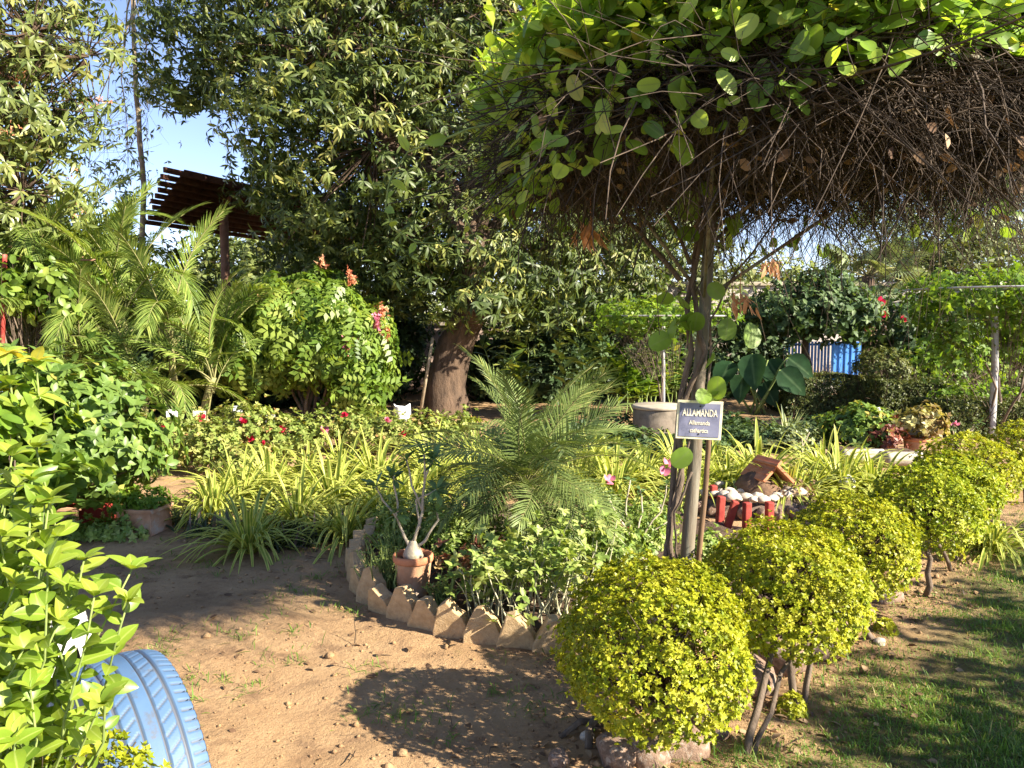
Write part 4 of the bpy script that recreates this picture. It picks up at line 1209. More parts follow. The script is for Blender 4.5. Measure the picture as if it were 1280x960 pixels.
# ------------------------------------------------------------------ painted tyres
def tyre(label, loc, Ro, w, rz, tilt, paint):
    nseg = 480
    prof = []                                   # (across, radius, kind)
    ri = Ro * .60
    for t in np.linspace(0, 1, 9): prof.append((-w * (.36 + .16 * math.sin(PI * t * .85 + .15)), ri + (Ro * .955 - ri) * t, 0))
    gro = (-.27, -.09, .09, .27)
    for u in np.linspace(-.47, .47, 76):
        r = Ro - .012 * (abs(u) / .47) ** 3.2 * 1.3
        k = 1
        for q in gro:
            if abs(u - q) < .016: r -= .008; k = 2
        prof.append((u * w, r, k if k == 2 else (3 if abs(u) > .33 else (4 if .11 < abs(u) < .25 else 1))))
    for t in np.linspace(1, 0, 9): prof.append((w * (.36 + .16 * math.sin(PI * t * .85 + .15)), ri + (Ro * .955 - ri) * t, 0))
    prof.append((w * .33, ri + .012, 5))
    for t in np.linspace(0, 1, 8): prof.append((w * (.36 - .72 * t), ri + .012 + (Ro * .9 - ri - .012) * math.sin(PI * t) ** .4, 5))
    prof.append((-w * .33, ri + .012, 5))
    pr = np.array([(p[0], p[1]) for p in prof]); kd = np.array([p[2] for p in prof]); n = len(pr)
    a = np.linspace(0, 2 * PI, nseg, endpoint=False)
    rad = np.repeat(pr[:, 1][:, None], nseg, 1)
    si = np.arange(nseg)
    dark = np.zeros((n, nseg))
    rad[kd == 3] -= np.where(si % 6 == 0, .006, 0)[None]; dark[kd == 3] = np.where(si % 6 == 0, .75, 0)[None]
    for row in np.where(kd == 4)[0]:
        sh = int(round(pr[row, 0] / w * 40))
        m = ((si + sh) % 8 == 0); rad[row] -= np.where(m, .005, 0); dark[row] = np.where(m, .65, 0)
    dark[kd == 2] = .72  # shade of tread grooves and cuts is painted into the tint
    V = np.stack([np.repeat(pr[:, 0][:, None], nseg, 1), rad * np.cos(a), rad * np.sin(a)], -1)
    i = np.arange(n)[:, None] * nseg; i2 = ((np.arange(n) + 1) % n)[:, None] * nseg; j = np.arange(nseg)[None]; j2 = (j + 1) % nseg
    F = np.stack([i + j, i2 + j, i2 + j2, i + j2], -1)
    T = np.zeros((n, nseg, 3)); T[..., 1] = dark
    inner = (kd == 5) | (np.roll(kd, -1) == 5)
    g = Geo(); Vf = (V.reshape(-1, 3) @ roty(tilt).T @ rotz(rz).T) + np.array(loc)
    g.add(Vf, [F[~inner].reshape(-1, 4)], T.reshape(-1, 3), 0)
    g.add(Vf, [F[inner].reshape(-1, 4)], T.reshape(-1, 3), 1)
    o = g.build('car_tyre', [paint, M['rubber']], origin=loc)
    return tag(o, label, 'tyre', 'painted car tyres standing in a line')


tt = at(172, 826, 1.86)
tyre('sky blue painted tyre standing upright, nearest in the picture', (tt[0] - .035, 1.86, .345), .348, .225, R(42), R(-1), M['tyre_blue'])
tw = at(52, 815, 2.15)
tyre('white painted tyre standing behind the blue one under leaves', (tw[0], 2.15, .362), .365, .22, R(24), R(-3), M['tyre_white'])


# ------------------------------------------------------------------ generic shrub and tree
def shrub(name, label, cat, base, lobes, nclump, per, rc, tm, k, size, mat, el=.35, grp=None, stems=5, sr=.02, smat=None, droop=0., gap=0., shell=.5, tb=0., jit=.3):
    root = thing(name, label, cat, base, grp)
    base = np.asarray(base, float)
    P, A, t, C = crown_pts(lobes, nclump, per, rc, shell, gap)
    P[:, 2] = np.maximum(P[:, 2], .03)
    g = Geo(); rosettes(g, tm, P, A, k, el, size, np.clip(t + tb, 0, 1), droop=droop, jit=jit)
    g.build('foliage', mat, root)
    g = Geo()
    ids = rng.choice(len(C), min(len(C), stems), replace=False)
    for i in ids:
        b = base + np.r_[rng.normal(0, sr * 1.5, 2), -.03]
        tube(g, wob(b, C[i], 7, .1), np.linspace(sr, sr * .35, 7), 6, lump=.06)
    g.build('stem', smat or M['bark'], root)
    m = min(len(C), 160); ids = rng.choice(len(C), m, replace=False)
    cen = np.mean([np.asarray(l[0]) for l in lobes], 0)
    g = Geo(); st = base + (C[ids] - base) * rng.uniform(.4, .7, (m, 1))
    twigs(g, st, C[ids] - st, np.linalg.norm(C[ids] - st, axis=1), sr * .2, droop=0, n=4, curl=.1)
    g.build('branches', smat or M['bark'], root)
    return root


def flower(parent, P, A, mat, s, k=12, name='flower', tm=T_PET):
    g = Geo()
    rosettes(g, tm, np.array([P]), np.array([A], float), k, .5, s, .5, jit=.4)
    rosettes(g, tm, np.array([P]), np.array([A], float), k // 2, 1.0, s * .75, .3, jit=.2)
    return g.build(name, mat, parent)


# near bright shrub at the lower left
nb_ = np.array((-1.02, 1.42, 0))
ns = thing('glossy_shrub', 'bright glossy leaved shrub in front of the tyres at the picture edge', 'shrub', nb_)
g = Geo(); g2 = Geo(); pts, ax = [], []
shoots = [(45, 560, 1.35), (62, 625, 1.3), (20, 610, 1.4), (105, 700, 1.3), (165, 712, 1.3), (160, 752, 1.28), (118, 745, 1.25), (60, 710, 1.2), (20, 730, 1.25), (75, 775, 1.25), (30, 810, 1.2), (38, 860, 1.2),
          (5, 885, 1.2), (20, 920, 1.15), (0, 660, 1.4), (-40, 760, 1.3), (-30, 640, 1.4), (70, 670, 1.35), (15, 570, 1.5), (90, 735, 1.3), (50, 765, 1.25), (-20, 850, 1.25), (126, 880, 1.2), (40, 690, 1.3), (10, 780, 1.2), (25, 850, 1.25), (-10, 700, 1.3), (35, 650, 1.35), (5, 620, 1.45)]
shoots += [(rng.uniform(-90, 80) * (1 if yy < 780 else .6), yy, rng.uniform(1.25, 1.6)) for yy in rng.uniform(600, 900, 46)]
for px, py, d in shoots:
    e = at(px, py, d)
    q = wob(nb_ + (rng.normal(0, .05), rng.normal(0, .05), .1), e, 9, .06, .05)
    tube(g, q, np.linspace(.005, .0015, 9), 6)
    u = np.linspace(.5 if py < 800 else .8, 1, 17 if py < 800 else 8)
    pq = np.stack([np.interp(u, np.linspace(0, 1, 9), q[:, i]) for i in range(3)], -1)
    dr = nrm(q[-1] - q[-3]); n = len(u)
    side = nrm(np.cross(dr, rdir(n))) * np.where(np.arange(n) % 2, 1, -1)[:, None]
    scatter(g2, T_NEAR, pq, nrm(side + dr * .5 + rng.normal(0, .25, (n, 3)) + UP * .15), nrm(UP * .7 + rng.normal(0, .4, (n, 3)) + (.2, -.4, 0)), rng.uniform(.032, .056, n), np.clip(rng.normal(.6, .2, n), 0, 1))
    rosettes(g2, T_NEAR, e[None], (dr + UP * .5)[None], 5, .7, .042, .85)
g2.build('foliage', M['near'], ns); g.build('stem', M['green_stem'], ns)

# yellow shoot plant and broad shrub on the left
b = gnd(60, 652)
lob = [(at(80, 560, b[1]), (.55, .5, .42)), (at(140, 545, b[1] + .3), (.35, .4, .45)), (at(30, 530, b[1] - .1), (.5, .5, .5)), (at(100, 490, b[1] + .2), (.35, .4, .25))]
shrub('broadleaf_shrub', 'dense broad leaved green shrub on the left above the red planter', 'shrub', b, lob, 230, 6, .11, T_OV, 6, .095, M['broad'], el=.3, stems=7, sr=.018)
b = gnd(20, 690)
lob = [(at(10, 620, b[1]), (.3, .3, .3)), (at(-40, 560, b[1]), (.4, .4, .5)), (at(75, 600, b[1] - .1), (.25, .25, .16))]
shrub('round_leaf_shrub', 'shrub with large round yellowish leaves at the far left', 'shrub', b, lob, 50, 4, .1, T_RND, 5, .12, M['lime'], el=.2, stems=5, sr=.014)
yb = gnd(45, 680); ys = thing('yellow_tip_plant', 'tall shoot with large yellow leaves at its tip before the shrubs', 'plant', yb)
g = Geo(); g2 = Geo()
for px, py, dd in ((45, 452, 0), (20, 490, .1), (8, 440, -.1)):
    e = at(px, py, yb[1] + dd); q = wob(yb, e, 7, .03); tube(g, q, np.linspace(.012, .006, 7), 6)
    rosettes(g2, T_NEAR, q[3:], np.tile(UP, (4, 1)) + rng.normal(0, .2, (4, 3)), 5, .25, .17, .5, droop=.1)
    rosettes(g2, T_NEAR, e[None], UP[None], 5, .3, .15, .98)
g.build('stem', M['green_stem'], ys)
g2.build('foliage', leaf_mat('yellow_tip_leaves', [(0, (.12, .2, .03)), (.6, (.22, .30, .05)), (1, (.48, .40, .06))], rough=.4, trans=.33, vein=(.4, .42, .12)), ys)

# planters on the left
def planter(label, c, s, mat, rz=0, name='planter'):
    root = thing(name, label, 'planter', c, 'planters under the left shrubs')
    g = Geo(); c = np.array(c); rt = rotz(rz); t = .02
    for dx, dy, sx, sy in ((0, -s[1] / 2, s[0], t), (0, s[1] / 2, s[0], t), (-s[0] / 2 + t / 2, 0, t, s[1] - t), (s[0] / 2 - t / 2, 0, t, s[1] - t)):
        box(g, c + rt @ np.array((dx, dy, s[2] / 2)), (sx, sy, s[2]), rot=rt, bev=.004)
    g.build('body', mat, root)
    g = Geo()
    for dx, dy, sx, sy in ((0, -s[1] / 2, s[0] + .03, .035), (0, s[1] / 2, s[0] + .03, .035), (-s[0] / 2, 0, .034, s[1] - .036), (s[0] / 2, 0, .034, s[1] - .036)):
        box(g, c + rt @ np.array((dx, dy, s[2] + .008)), (sx, sy, .026), rot=rt, bev=.004)
    g.build('rim', mat, root)
    g = Geo(); box(g, c + np.array((0, 0, s[2] * .45)), (s[0] - .05, s[1] - .05, s[2] * .8), rot=rt); g.build('soil', M['dark_soil'], root)
    return root


c1 = gnd(118, 652); planter('red plastic rectangular planter with lattice sides', c1, (.30, .2, .14), M['red_plastic'], .1)
c2 = gnd(182, 664); planter('square terracotta planter full of light green plants', c2, (.26, .24, .17), M['terracotta'], -.15)
c3 = gnd(60, 668); planter('pale terracotta trough at the left behind leaves', c3, (.34, .2, .15), M['terracotta'], .05)
p3 = gnd(138, 632); pot('clay_pot', 'wide low clay pot behind the red planter', p3, .13, .12)
b = c2 + (0, 0, .15)
shrub('succulent_clump', 'light green leafy clump growing in the square planter', 'plant', b, [(b + (0, 0, .07), (.16, .14, .09)), (b + (-.14, -.02, .05), (.1, .1, .08))], 70, 4, .03, T_OV_S, 5, .04, M['lime'], stems=8, sr=.004, smat=M['green_stem'])
b = gnd(105, 672)
shrub('low_leafy_plant', 'low green plants spreading in front of the red planter', 'plant', b, [(b + (0, 0, .04), (.4, .14, .08))], 90, 4, .04, T_OV_S, 5, .045, M['bed'], stems=8, sr=.004, smat=M['green_stem'])
# white-washed stub trunk
b = gnd(112, 640); st_ = thing('painted_stump', 'whitewashed cut trunk behind the red planter', 'stump', b)
g = Geo(); tube(g, np.array([b - (0, 0, .03), b + (.0, 0, .06), b + (.0, 0, .16), b + (-.01, 0, .26)]), [.085, .06, .05, .055], 10, lump=.12); g.build('trunk', M['white_paint'], st_)
g = Geo(); tube(g, np.array([b + (.09, 0, -.03), b + (.09, 0, .2), b + (.1, 0, .25)]), [.03, .025, .03], 8, lump=.1); g.build('side_stem', M['pale_bark'], st_)
g = Geo(); tube(g, np.array([b + (-.01, 0, .255), b + (-.01, 0, .32)]), [.056, .05], 10, lump=.1); g.build('cut_top', M['dark_bark'], st_)

# vine arch behind them
b = gnd(4, 560); va = thing('vine_trellis', 'painted pole frame topped with hanging leafy creeper at the left edge', 'trellis', b)
g = Geo(); tube(g, np.array([b, at(2, 470, b[1])]), .028, 8); g.build('lower_post', M['tyre_blue'], va)
g = Geo(); tube(g, np.array([at(2, 469, b[1]), at(6, 318, b[1])]), .027, 8); g.build('upper_post', M['red_paint'], va)
g = Geo(); tube(g, np.array([at(-120, 322, b[1]), at(120, 325, b[1] + .4)]), .014, 6); tube(g, np.array([at(-120, 318, b[1] + 1.2), at(110, 322, b[1] + 1.3)]), .014, 6); tube(g, np.array([at(6, 320, b[1]), at(6, 320, b[1] + 1.25)]), .014, 6); g.build('top_frame', M['rust_post'], va)
lob = [(at(40, 340, b[1] + .4), (.55, .6, .17)), (at(-40, 330, b[1] + .4), (.5, .6, .2)), (at(90, 352, b[1] + .5), (.3, .4, .16)), (at(75, 380, b[1] + .3), (.3, .25, .2)), (at(25, 372, b[1] + .2), (.12, .2, .25))]
r_ = shrub('creeper', 'pale green heart leaved creeper lying over the painted frame', 'vine', b + (.12, .3, 0), lob, 190, 4, .09, T_RND, 4, .12, M['vine'], el=-.1, droop=.45, stems=6, sr=.02, smat=M['bark'])


# ------------------------------------------------------------------ areca palms
ARE = [frond_mesh('areca_frond', 1.9, 66, .42, M['palm'], a, .021, ang=.85, vee=.35, droop=dr, tintc=tc__, stemr=.014) for a, dr, tc__ in (((78, 95), .25, .5), ((66, 115), .3, .55), ((54, 120), .35, .5), ((84, 55), .2, .65), ((74, 140), .4, .45))]


def areca(label, base, stems):
    root = thing('areca_palm', label, 'palm', base, 'areca palms along the back fence')
    base = np.array(base)
    for sx, sy, h, k in stems:
        b0 = base + (sx, sy, -.05); b1 = base + (sx * 1.9, sy * 1.6, h)
        g = Geo(); tube(g, wob(b0, b1, 7, .02), np.linspace(.055, .04, 7), 8); g.build('stem', M['palm_stem'], root)
        out = math.atan2(sy, sx)
        for i in range(k):
            a = out + i * 2.4 + rng.normal(0, .3)
            o = child(ARE[(3 if i == 0 else int(rng.integers(0, 5)))], 'frond', root, b1 - base - (0, 0, .03 * i), (0, 0, 0), rng.uniform(.7, 1.05))
            o.rotation_euler = (Matrix.Rotation(a, 4, 'Z') @ Matrix.Rotation(rng.normal(.05, .18), 4, 'Y') @ Matrix.Rotation(rng.normal(0, .2), 4, 'X')).to_euler()
    return root


areca('areca palm clump with tall fronds left of the shed roof', (-6.1, 10.6, 0), [(0, 0, 2.3, 10), (.35, -.2, 1.4, 10), (-.35, .1, 2.3, 10), (.15, .3, 1.8, 9), (-.1, -.4, 1.0, 8), (.3, -.45, .6, 7)])
areca('areca palm clump with drooping fronds behind the small white signs', (-4.55, 10.3, 0), [(0, 0, 1.3, 9), (.35, -.2, .8, 8), (-.3, -.1, 1.6, 9), (.25, .2, 1.1, 8), (-.1, -.35, .5, 7)])
areca('areca palm clump at the left edge behind the creeper', (-6.7, 10.1, 0), [(0, 0, 2.3, 9), (.3, -.2, 1.5, 9), (-.3, .1, 1.8, 8), (.1, -.4, 1.0, 8)])


# ------------------------------------------------------------------ big mango tree and others
def tree(name, label, base, trunk_pts, trunk_r, lobes, nclump, per, rc, tm, k, size, mat, el=.1, droop=.35, grp=None, bark=None, gap=.3, limbs=9, shell=.55, extra_limbs=(), tb=0.0, cat='tree', sides=14, flow=0):
    root = thing(name, label, cat, base, grp)
    g = Geo(); tp = np.array(trunk_pts); n = len(tp)
    q = np.concatenate([wob(tp[i], tp[i + 1], 5, .02)[(1 if i else 0):] for i in range(n - 1)])
    tube(g, q, np.interp(np.linspace(0, 1, len(q)), np.linspace(0, 1, len(trunk_r)), trunk_r), sides, lump=.07)
    g.build('trunk', bark or M['dark_bark'], root)
    P, A, t, C = crown_pts(lobes, nclump, per, rc, shell, gap)
    order = sorted(lobes, key=lambda l: -np.max(l[1]))[:limbs]
    for l in order:
        f = rng.uniform(.75, 1.0); s = tp[-2] + (tp[-1] - tp[-2]) * f
        gg = Geo(); e = np.asarray(l[0]); r0 = trunk_r[-1] * .6
        tube(gg, wob(s, e, 7, .08, .04), np.linspace(r0, r0 * .3, 7), 7, lump=.06)
        near = C[np.linalg.norm(C - e, axis=1) < np.max(l[1]) * 1.3][:60]
        if len(near):
            st = e + (near - e) * .1
            twigs(gg, st, near - st, np.linalg.norm(near - st, axis=1), r0 * .18, droop=-.05, n=5, curl=.1, sides=4, tint=.3)
        gg.build('limb', bark or M['dark_bark'], root)
    g = Geo(); rosettes(g, tm, P, A, k, el, size * rng.uniform(.6, 1.15, (len(P), 1)), np.clip(t + tb, 0, 1), droop=droop, jit=.5)
    mats = [mat]
    if flow:
        ids = rng.choice(len(P), flow, replace=False); fp = np.repeat(P[ids], 10, 0) + rng.normal(0, .05, (flow * 10, 3)) + np.repeat(A[ids] * .1, 10, 0)
        rosettes(g, T_OV_S, fp, rdir(len(fp)), 3, .3, .035, .6, mat=1); mats = [mat, M['salmon']]
    g.build('crown', mats, root)
    return root


mb = gnd(560, 521)
MD = mb[1]
def L_(px, py, d, r):
    k = (d + 2.1) / d
    return (at(px, py, d + 2.1), np.broadcast_to(r, 3) * k)


mango_lobes = [L_(600, 378, 9.4, (.6, .5, .3)), L_(590, 350, 9.5, (.75, .6, .42)), L_(640, 375, 9.8, (.7, .6, .4)), L_(545, 345, 9.7, (.55, .6, .36)), L_(700, 375, 10.5, (.8, .6, .5)), L_(760, 350, 11, (.8, .7, .6)), L_(455, 345, 10.9, (.75, .7, .5)), L_(500, 350, 10.6, (.6, .6, .4)), L_(400, 300, 11.2, (.9, .8, .7)), L_(300, 45, 10.5, 1.25), L_(235, 60, 10.2, (.75, .8, .75)), L_(410, 60, 10.0, 1.5), L_(540, 50, 10.5, 1.7), L_(680, 30, 11, 1.7), L_(370, 160, 10.3, (.95, 1.1, 1.0)), L_(470, 180, 9.6, 1.3),
       L_(590, 190, 10.2, 1.4), L_(700, 230, 11.0, 1.3), L_(430, 275, 10.6, (1.0, 1.0, .7)), L_(540, 300, 9.8, (1.1, 1.1, .75)), L_(640, 320, 10.2, (1.1, 1.1, .75)), L_(730, 330, 11.2, (1.1, 1.1, .8)),
       L_(780, 250, 12, 1.3), L_(500, -80, 12, 2.2), L_(640, -120, 12.5, 2.2), L_(360, -40, 11.5, 1.7), L_(800, 100, 12.5, 1.8), L_(395, 330, 12.8, (.8, .9, .6)), L_(330, 235, 12.2, (.5, .8, .45)), L_(600, 250, 13.5, (2.6, 1.4, 1.5)), L_(500, 120, 13.5, (2.4, 1.4, 1.8)), L_(780, 385, 13, (1.0, 1.0, .55))]
lob = mango_lobes
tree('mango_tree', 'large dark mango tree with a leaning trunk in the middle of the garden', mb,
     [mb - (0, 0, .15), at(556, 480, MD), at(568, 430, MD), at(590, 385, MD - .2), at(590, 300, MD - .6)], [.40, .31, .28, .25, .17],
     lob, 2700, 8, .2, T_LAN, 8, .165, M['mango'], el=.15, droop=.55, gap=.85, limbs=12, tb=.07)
lb = np.array((-8.2, 10.2, 0))
lob = [(at(15, 130, 9.6), (.9, .9, .75)), (at(30, 240, 9.8), (.75, .8, .65)), (at(70, 160, 10.0), (.5, .6, .45)), (at(-60, 60, 9.8), 1.3), (at(40, 40, 9.6), (.8, .9, .55)), (at(110, 70, 10.0), (.65, .5, .2)), (at(0, -60, 10.0), 1.3), (at(-30, 270, 10.0), .9)]
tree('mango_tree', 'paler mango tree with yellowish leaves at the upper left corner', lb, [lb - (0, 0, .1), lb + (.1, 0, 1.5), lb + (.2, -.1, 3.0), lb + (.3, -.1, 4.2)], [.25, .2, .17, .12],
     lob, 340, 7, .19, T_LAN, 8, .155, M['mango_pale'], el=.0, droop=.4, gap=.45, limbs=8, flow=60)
# slim tree in front of the shed
sb = np.array(at(178, 470, 15.0)); sb[2] = 0
lob = [(at(160, 190, 15), (.7, .6, 1.0)), (at(130, 160, 15.3), (.7, .6, .9)), (at(185, 140, 15), (.6, .6, .9)), (at(175, 60, 15), (.7, .7, 1.0)), (at(165, 235, 15), (.6, .5, .5)), (at(110, 210, 15.2), (.6, .5, .7)), (at(178, 10, 15), (.7, .7, .7))]
tree('slender_tree', 'slender bare trunked tree with wispy foliage left of the shed roof', sb, [sb, at(180, 235, 15), at(170, 120, 15), at(165, -20, 15)], [.06, .05, .045, .03],
     lob, 80, 4, .2, T_LAN_S, 4, .16, M['grey_green'], el=.2, droop=.7, gap=.4, bark=M['pale_bark'], limbs=6, sides=8, tb=.1)

# the stick and the bag by the trunk
a, b = gnd(524, 524), at(541, 422, MD - .48)
g = Geo(); tube(g, np.array([a - (0, 0, .02), (a + b) / 2, b]), .025, 8); tag(g.build('wooden_pole', M['pale_bark'], origin=a), 'pale wooden pole leaning against the mango trunk', 'pole')
p = gnd(502, 527); bg = thing('white_bag', 'white plastic bag standing beside the mango trunk', 'bag', p)
g = Geo(); a_ = np.linspace(0, 2 * PI, 20, endpoint=False)
rings = [(.10, .0), (.13, .04), (.135, .14), (.13, .2), (.125, .23)]
V = [[((r + .012 * math.sin(3 * x + 5 * z)) * math.cos(x), (r * .7 + .012 * math.cos(4 * x)) * math.sin(x), z + (.05 * abs(math.cos(x)) ** 3 if z > .2 else 0)) for x in a_] for r, z in rings]
F = [(i * 20 + j, i * 20 + (j + 1) % 20, i * 20 + 20 + (j + 1) % 20, i * 20 + 20 + j) for i in range(4) for j in range(20)]
g.add(np.array(V).reshape(-1, 3) + p, [np.array(F), np.arange(20)[None, ::-1]]); g.build('body', M['white_bag'], bg)
g = Geo(); lathe(g, [(.09, .19), (.05, .2), (0, .2)], p, 16); g.V[0][:, 1] = (g.V[0][:, 1] - p[1]) * .7 + p[1]; g.build('soil', M['dark_soil'], bg)

# dome vine
b = gnd(385, 530); D_ = b[1]
lob = [(at(388, 400, D_), (.95, .8, .55)), (at(328, 432, D_ - .1), (.55, .6, .42)), (at(443, 430, D_ - .1), (.5, .6, .6)), (at(388, 375, D_), (.6, .6, .38)), (at(418, 425, D_ - .3), (.4, .4, .25)), (at(456, 478, D_ - .2), (.2, .3, .28))]
dv = shrub('dome_vine', 'dome of light green hanging compound leaves with salmon blossom', 'vine', b, lob, 260, 4, .14, T_COMP, 3, .42, M['vine'], el=-.1, droop=.55, stems=8, sr=.03, shell=.75, gap=.6)
for px, py, dd, c in ((472, 402, -.55, 'pink'), (478, 388, -.5, 'salmon'), (435, 428, -.75, 'salmon'), (370, 372, -.6, 'salmon'), (345, 378, -.5, 'salmon'), (330, 375, -.4, 'salmon'), (438, 345, -.3, 'salmon'), (480, 415, -.4, 'salmon'), (404, 330, 0, 'salmon'), (432, 432, -.75, 'pink')):
    g = Geo(); c0 = at(px, py, D_ + dd); P = c0 + rng.normal(0, 1, (26, 3)) * (.035, .035, .06)
    rosettes(g, T_OV_S, P, rdir(26), 4, .2, .05, rng.uniform(0, 1, 26)); g.build('flower', M[c], dv)

# rose bushes
rb = [(205, 588, .42, .5, 'light green rounded bush at the left of the rose bed, below a white sign'), (245, 594, .42, .5, 'rose bush with two blooms above the bare soil'), (285, 575, .5, .6, 'tallest rose bush with red blooms beside a white sign'),
      (330, 572, .45, .45, 'rose bush with a red bloom right of the tall one'), (375, 568, .45, .42, 'low rose bush below the dome vine trunk'), (425, 566, .45, .42, 'low rose bush under the dome vine right side'), (470, 566, .42, .40, 'low rose bush left of the white bag'),
      (515, 566, .42, .40, 'low rose bush with a pink bloom under the leaning pole'), (165, 575, .45, .45, 'pale bush at the left end of the rose bed'), (560, 560, .4, .38, 'low bush at the foot of the mango trunk'), (310, 600, .3, .3, 'small rose bush behind the striped clumps')]
fl = {245: [(205, 537), (213, 538)], 285: [(252, 523), (266, 542), (258, 546), (272, 558), (305, 528)], 330: [(288, 558), (313, 548), (328, 556)], 375: [(352, 538), (430, 520)], 470: [(484, 526)], 515: [(504, 543)], 425: [(405, 538)]}
for px, py, r, h, lab in rb:
    b = gnd(px, py)
    o = shrub('rose_bush', lab, 'bush', b, [(b + (0, 0, h * .6), (r, r * .8, h * .42)), (b + (r * .4, 0, h * .75), (r * .5, r * .5, h * .3))], 90, 4, .07, T_OV_S, 5, .055, M['rosebush'], stems=7, sr=.008, grp='bushes of the rose bed', shell=.4, gap=.7)
    for fx, fy in fl.get(px, ()):
        flower(o, at(fx, fy, b[1] - r * .75), (.2, -.7, .6), M['rose'] if fx not in (484, 213, 405) else M['pink'], .055)

# small white name signs
for px, py, wpx, d, m, lab in ((215, 517, 14, 8.4, 'white_paint', 'blank white plant label on a stake, leftmost by the palms'), (249, 519, 16, 8.6, 'sign_edge', 'cream plant label half hidden by the tall rose bush'), (296, 512, 13, 9.6, 'white_bag', 'bluish white plant label in shade behind the roses'), (338, 523, 12, 8.8, 'white_paint', 'small square white label below the dome vine')):
    c = at(px, py, d); root = thing('plant_label', lab, 'sign', (c[0], c[1], 0), 'white plant labels in the rose bed')
    w = wpx / FPX * d
    g = Geo(); box(g, c, (w, .008, w * .72), rot=rotz(.1) @ roty(rng.normal(0, .06)), bev=.002); g.build('board', M[m], root)
    g = Geo(); box(g, ((c[0]), c[1] + .012, c[2] / 2), (.016, .012, c[2])); g.build('stake', M['pale_bark'], root)

# ------------------------------------------------------------------ toy rockery
rc_ = gnd(945, 638); rc_[2] = 0
g = Geo()
mnd = thing('rock_mound', 'low ring of dark stones holding up the toy rockery', 'rockery', rc_)
nr, na = 10, 40
rr = np.linspace(0, 1, nr)[:, None]; aa = np.linspace(0, 2 * PI, na, endpoint=False)[None]
X = rc_[0] + rr * np.cos(aa) * .52 * (1 + .04 * np.sin(aa * 9)); Y = rc_[1] + .1 + rr * np.sin(aa) * .42 * (1 + .04 * np.sin(aa * 9)); Z = np.where(rr < .93, .10 + .05 * (1 - rr), -.02) + .01 * rng.normal(size=X.shape)
i = np.arange(nr - 1)[:, None] * na; j = np.arange(na)[None]; j2 = (j + 1) % na
g.add(np.stack([X, Y, Z], -1), [np.stack([i + j, i + j2, i + na + j2, i + na + j], -1).reshape(-1, 4)]); g.build('bank', M['dark_stone'], mnd)
for i in range(26):
    a = i / 26 * 2 * PI
    child(ROCKS[i % 3], 'bank_stone', mnd, (.53 * math.cos(a), .1 + .43 * math.sin(a), .05), (0, 0, a), (.075, .06, .08)).data = ROCKS[i % 3]
for k, (px, py, lean, lab) in enumerate(((891, 640, 0, 'back left red brick post of the toy rockery'), (900, 656, .04, 'tall front left red brick post of the toy rockery'), (913, 662, .28, 'leaning red brick post of the toy rockery'), (933, 665, 0, 'upright red brick post in the front middle of the rockery'), (961, 664, 0, 'rightmost front red brick post of the toy rockery'), (906, 632, 0, 'low red brick post behind the pale pebbles'), (998, 632, 0, 'far right red brick post almost hidden by leaves'))):
    p = gnd(px, py); h = .24 if k not in (5, 6) else .16
    g = Geo(); box(g, p + (0, 0, h / 2 - .02), (.05, .055, h), rot=roty(lean) @ rotz(rng.normal(.2, .1)), bev=.008)
    tag(g.build('brick_post', M['red_paint'], origin=p), lab, 'brick post', 'red brick posts round the toy rockery')
for i in range(36):
    a = rng.uniform(0, 6.28) if i < 14 else rng.uniform(3.3, 6.1); r = rng.uniform(.3, 1.08) ** .5
    x, y = rc_[0] + .45 * r * math.cos(a), rc_[1] + .08 + .36 * r * math.sin(a)
    if abs(x - at(950, 610, rc_[1])[0]) < .2 and y > rc_[1] + .05: y -= .25
    s = rng.uniform(.035, .07)
    place(PEBS[i % 3], 'pebble', (x, y, .13 + s * .45), s, rng.uniform(0, 6), 'rounded pale pebble lying on the toy rockery among red posts', 'pebble', 'pale pebbles on the toy rockery')
for px, py, s in ((818, 650, .06), (828, 640, .07), (835, 660, .06), (870, 672, .03), (882, 678, .03), (890, 680, .025), (838, 630, .05)):
    p = gnd(px, py); place(PEBS[int(s * 1000) % 3], 'pebble', (p[0], p[1], s * .4), s, px, 'pale pebble on the bare soil near the trellis post', 'pebble', 'pale pebbles near the trellis post')
hb = np.array((at(950, 610, rc_[1] + .05)[0], rc_[1] + .1, .13))
hs = thing('toy_house', 'miniature mud house with red tile roof on the rockery', 'model house', hb)
g = Geo(); lathe(g, [(.19, 0), (.185, .05), (.15, .11), (.09, .16), (0, .18)], hb, 22)
g.V[0] += .008 * rng.normal(size=g.V[0].shape); g.build('wall', M['mud_wall'], hs)
for s, dx in ((1, .085), (-1, -.02)):
    g = Geo(); box(g, hb + (dx + .03, -.03, .205 - (.02 if s > 0 else 0)), (.23, .30, .024), rot=rotz(.35) @ roty(s * R(42)), bev=.004)
    for q in (-.05, 0, .05): box(g, hb + (dx + .03, -.03, .205 - (.02 if s > 0 else 0)) + (rotz(.35) @ roty(s * R(42))) @ np.array((q, 0, .0135)), (.012, .275, .006), rot=rotz(.35) @ roty(s * R(42)), bev=.002)
    g.build('roof_tile', M['tile'], hs)
b = np.array((at(988, 640, rc_[1])[0], rc_[1] + .02, .1))
shrub('dry_moss_plant', 'dry brownish trailing plant on the right of the rockery', 'plant', b, [(b + (0, 0, .06), (.16, .14, .08))], 60, 4, .04, T_OV_S, 4, .03, M['dry'], stems=6, sr=.003)
p = gnd(1058, 628); g = Geo(); M['ornament'] = rough_mat('ornament_paint', (.42, .43, .44), (.56, .57, .57), 6, bump=.1); lathe(g, [(0, .24), (.03, .235), (.062, .2), (.07, .16), (.06, .11), (.045, .07), (.05, 0)], p, 20)
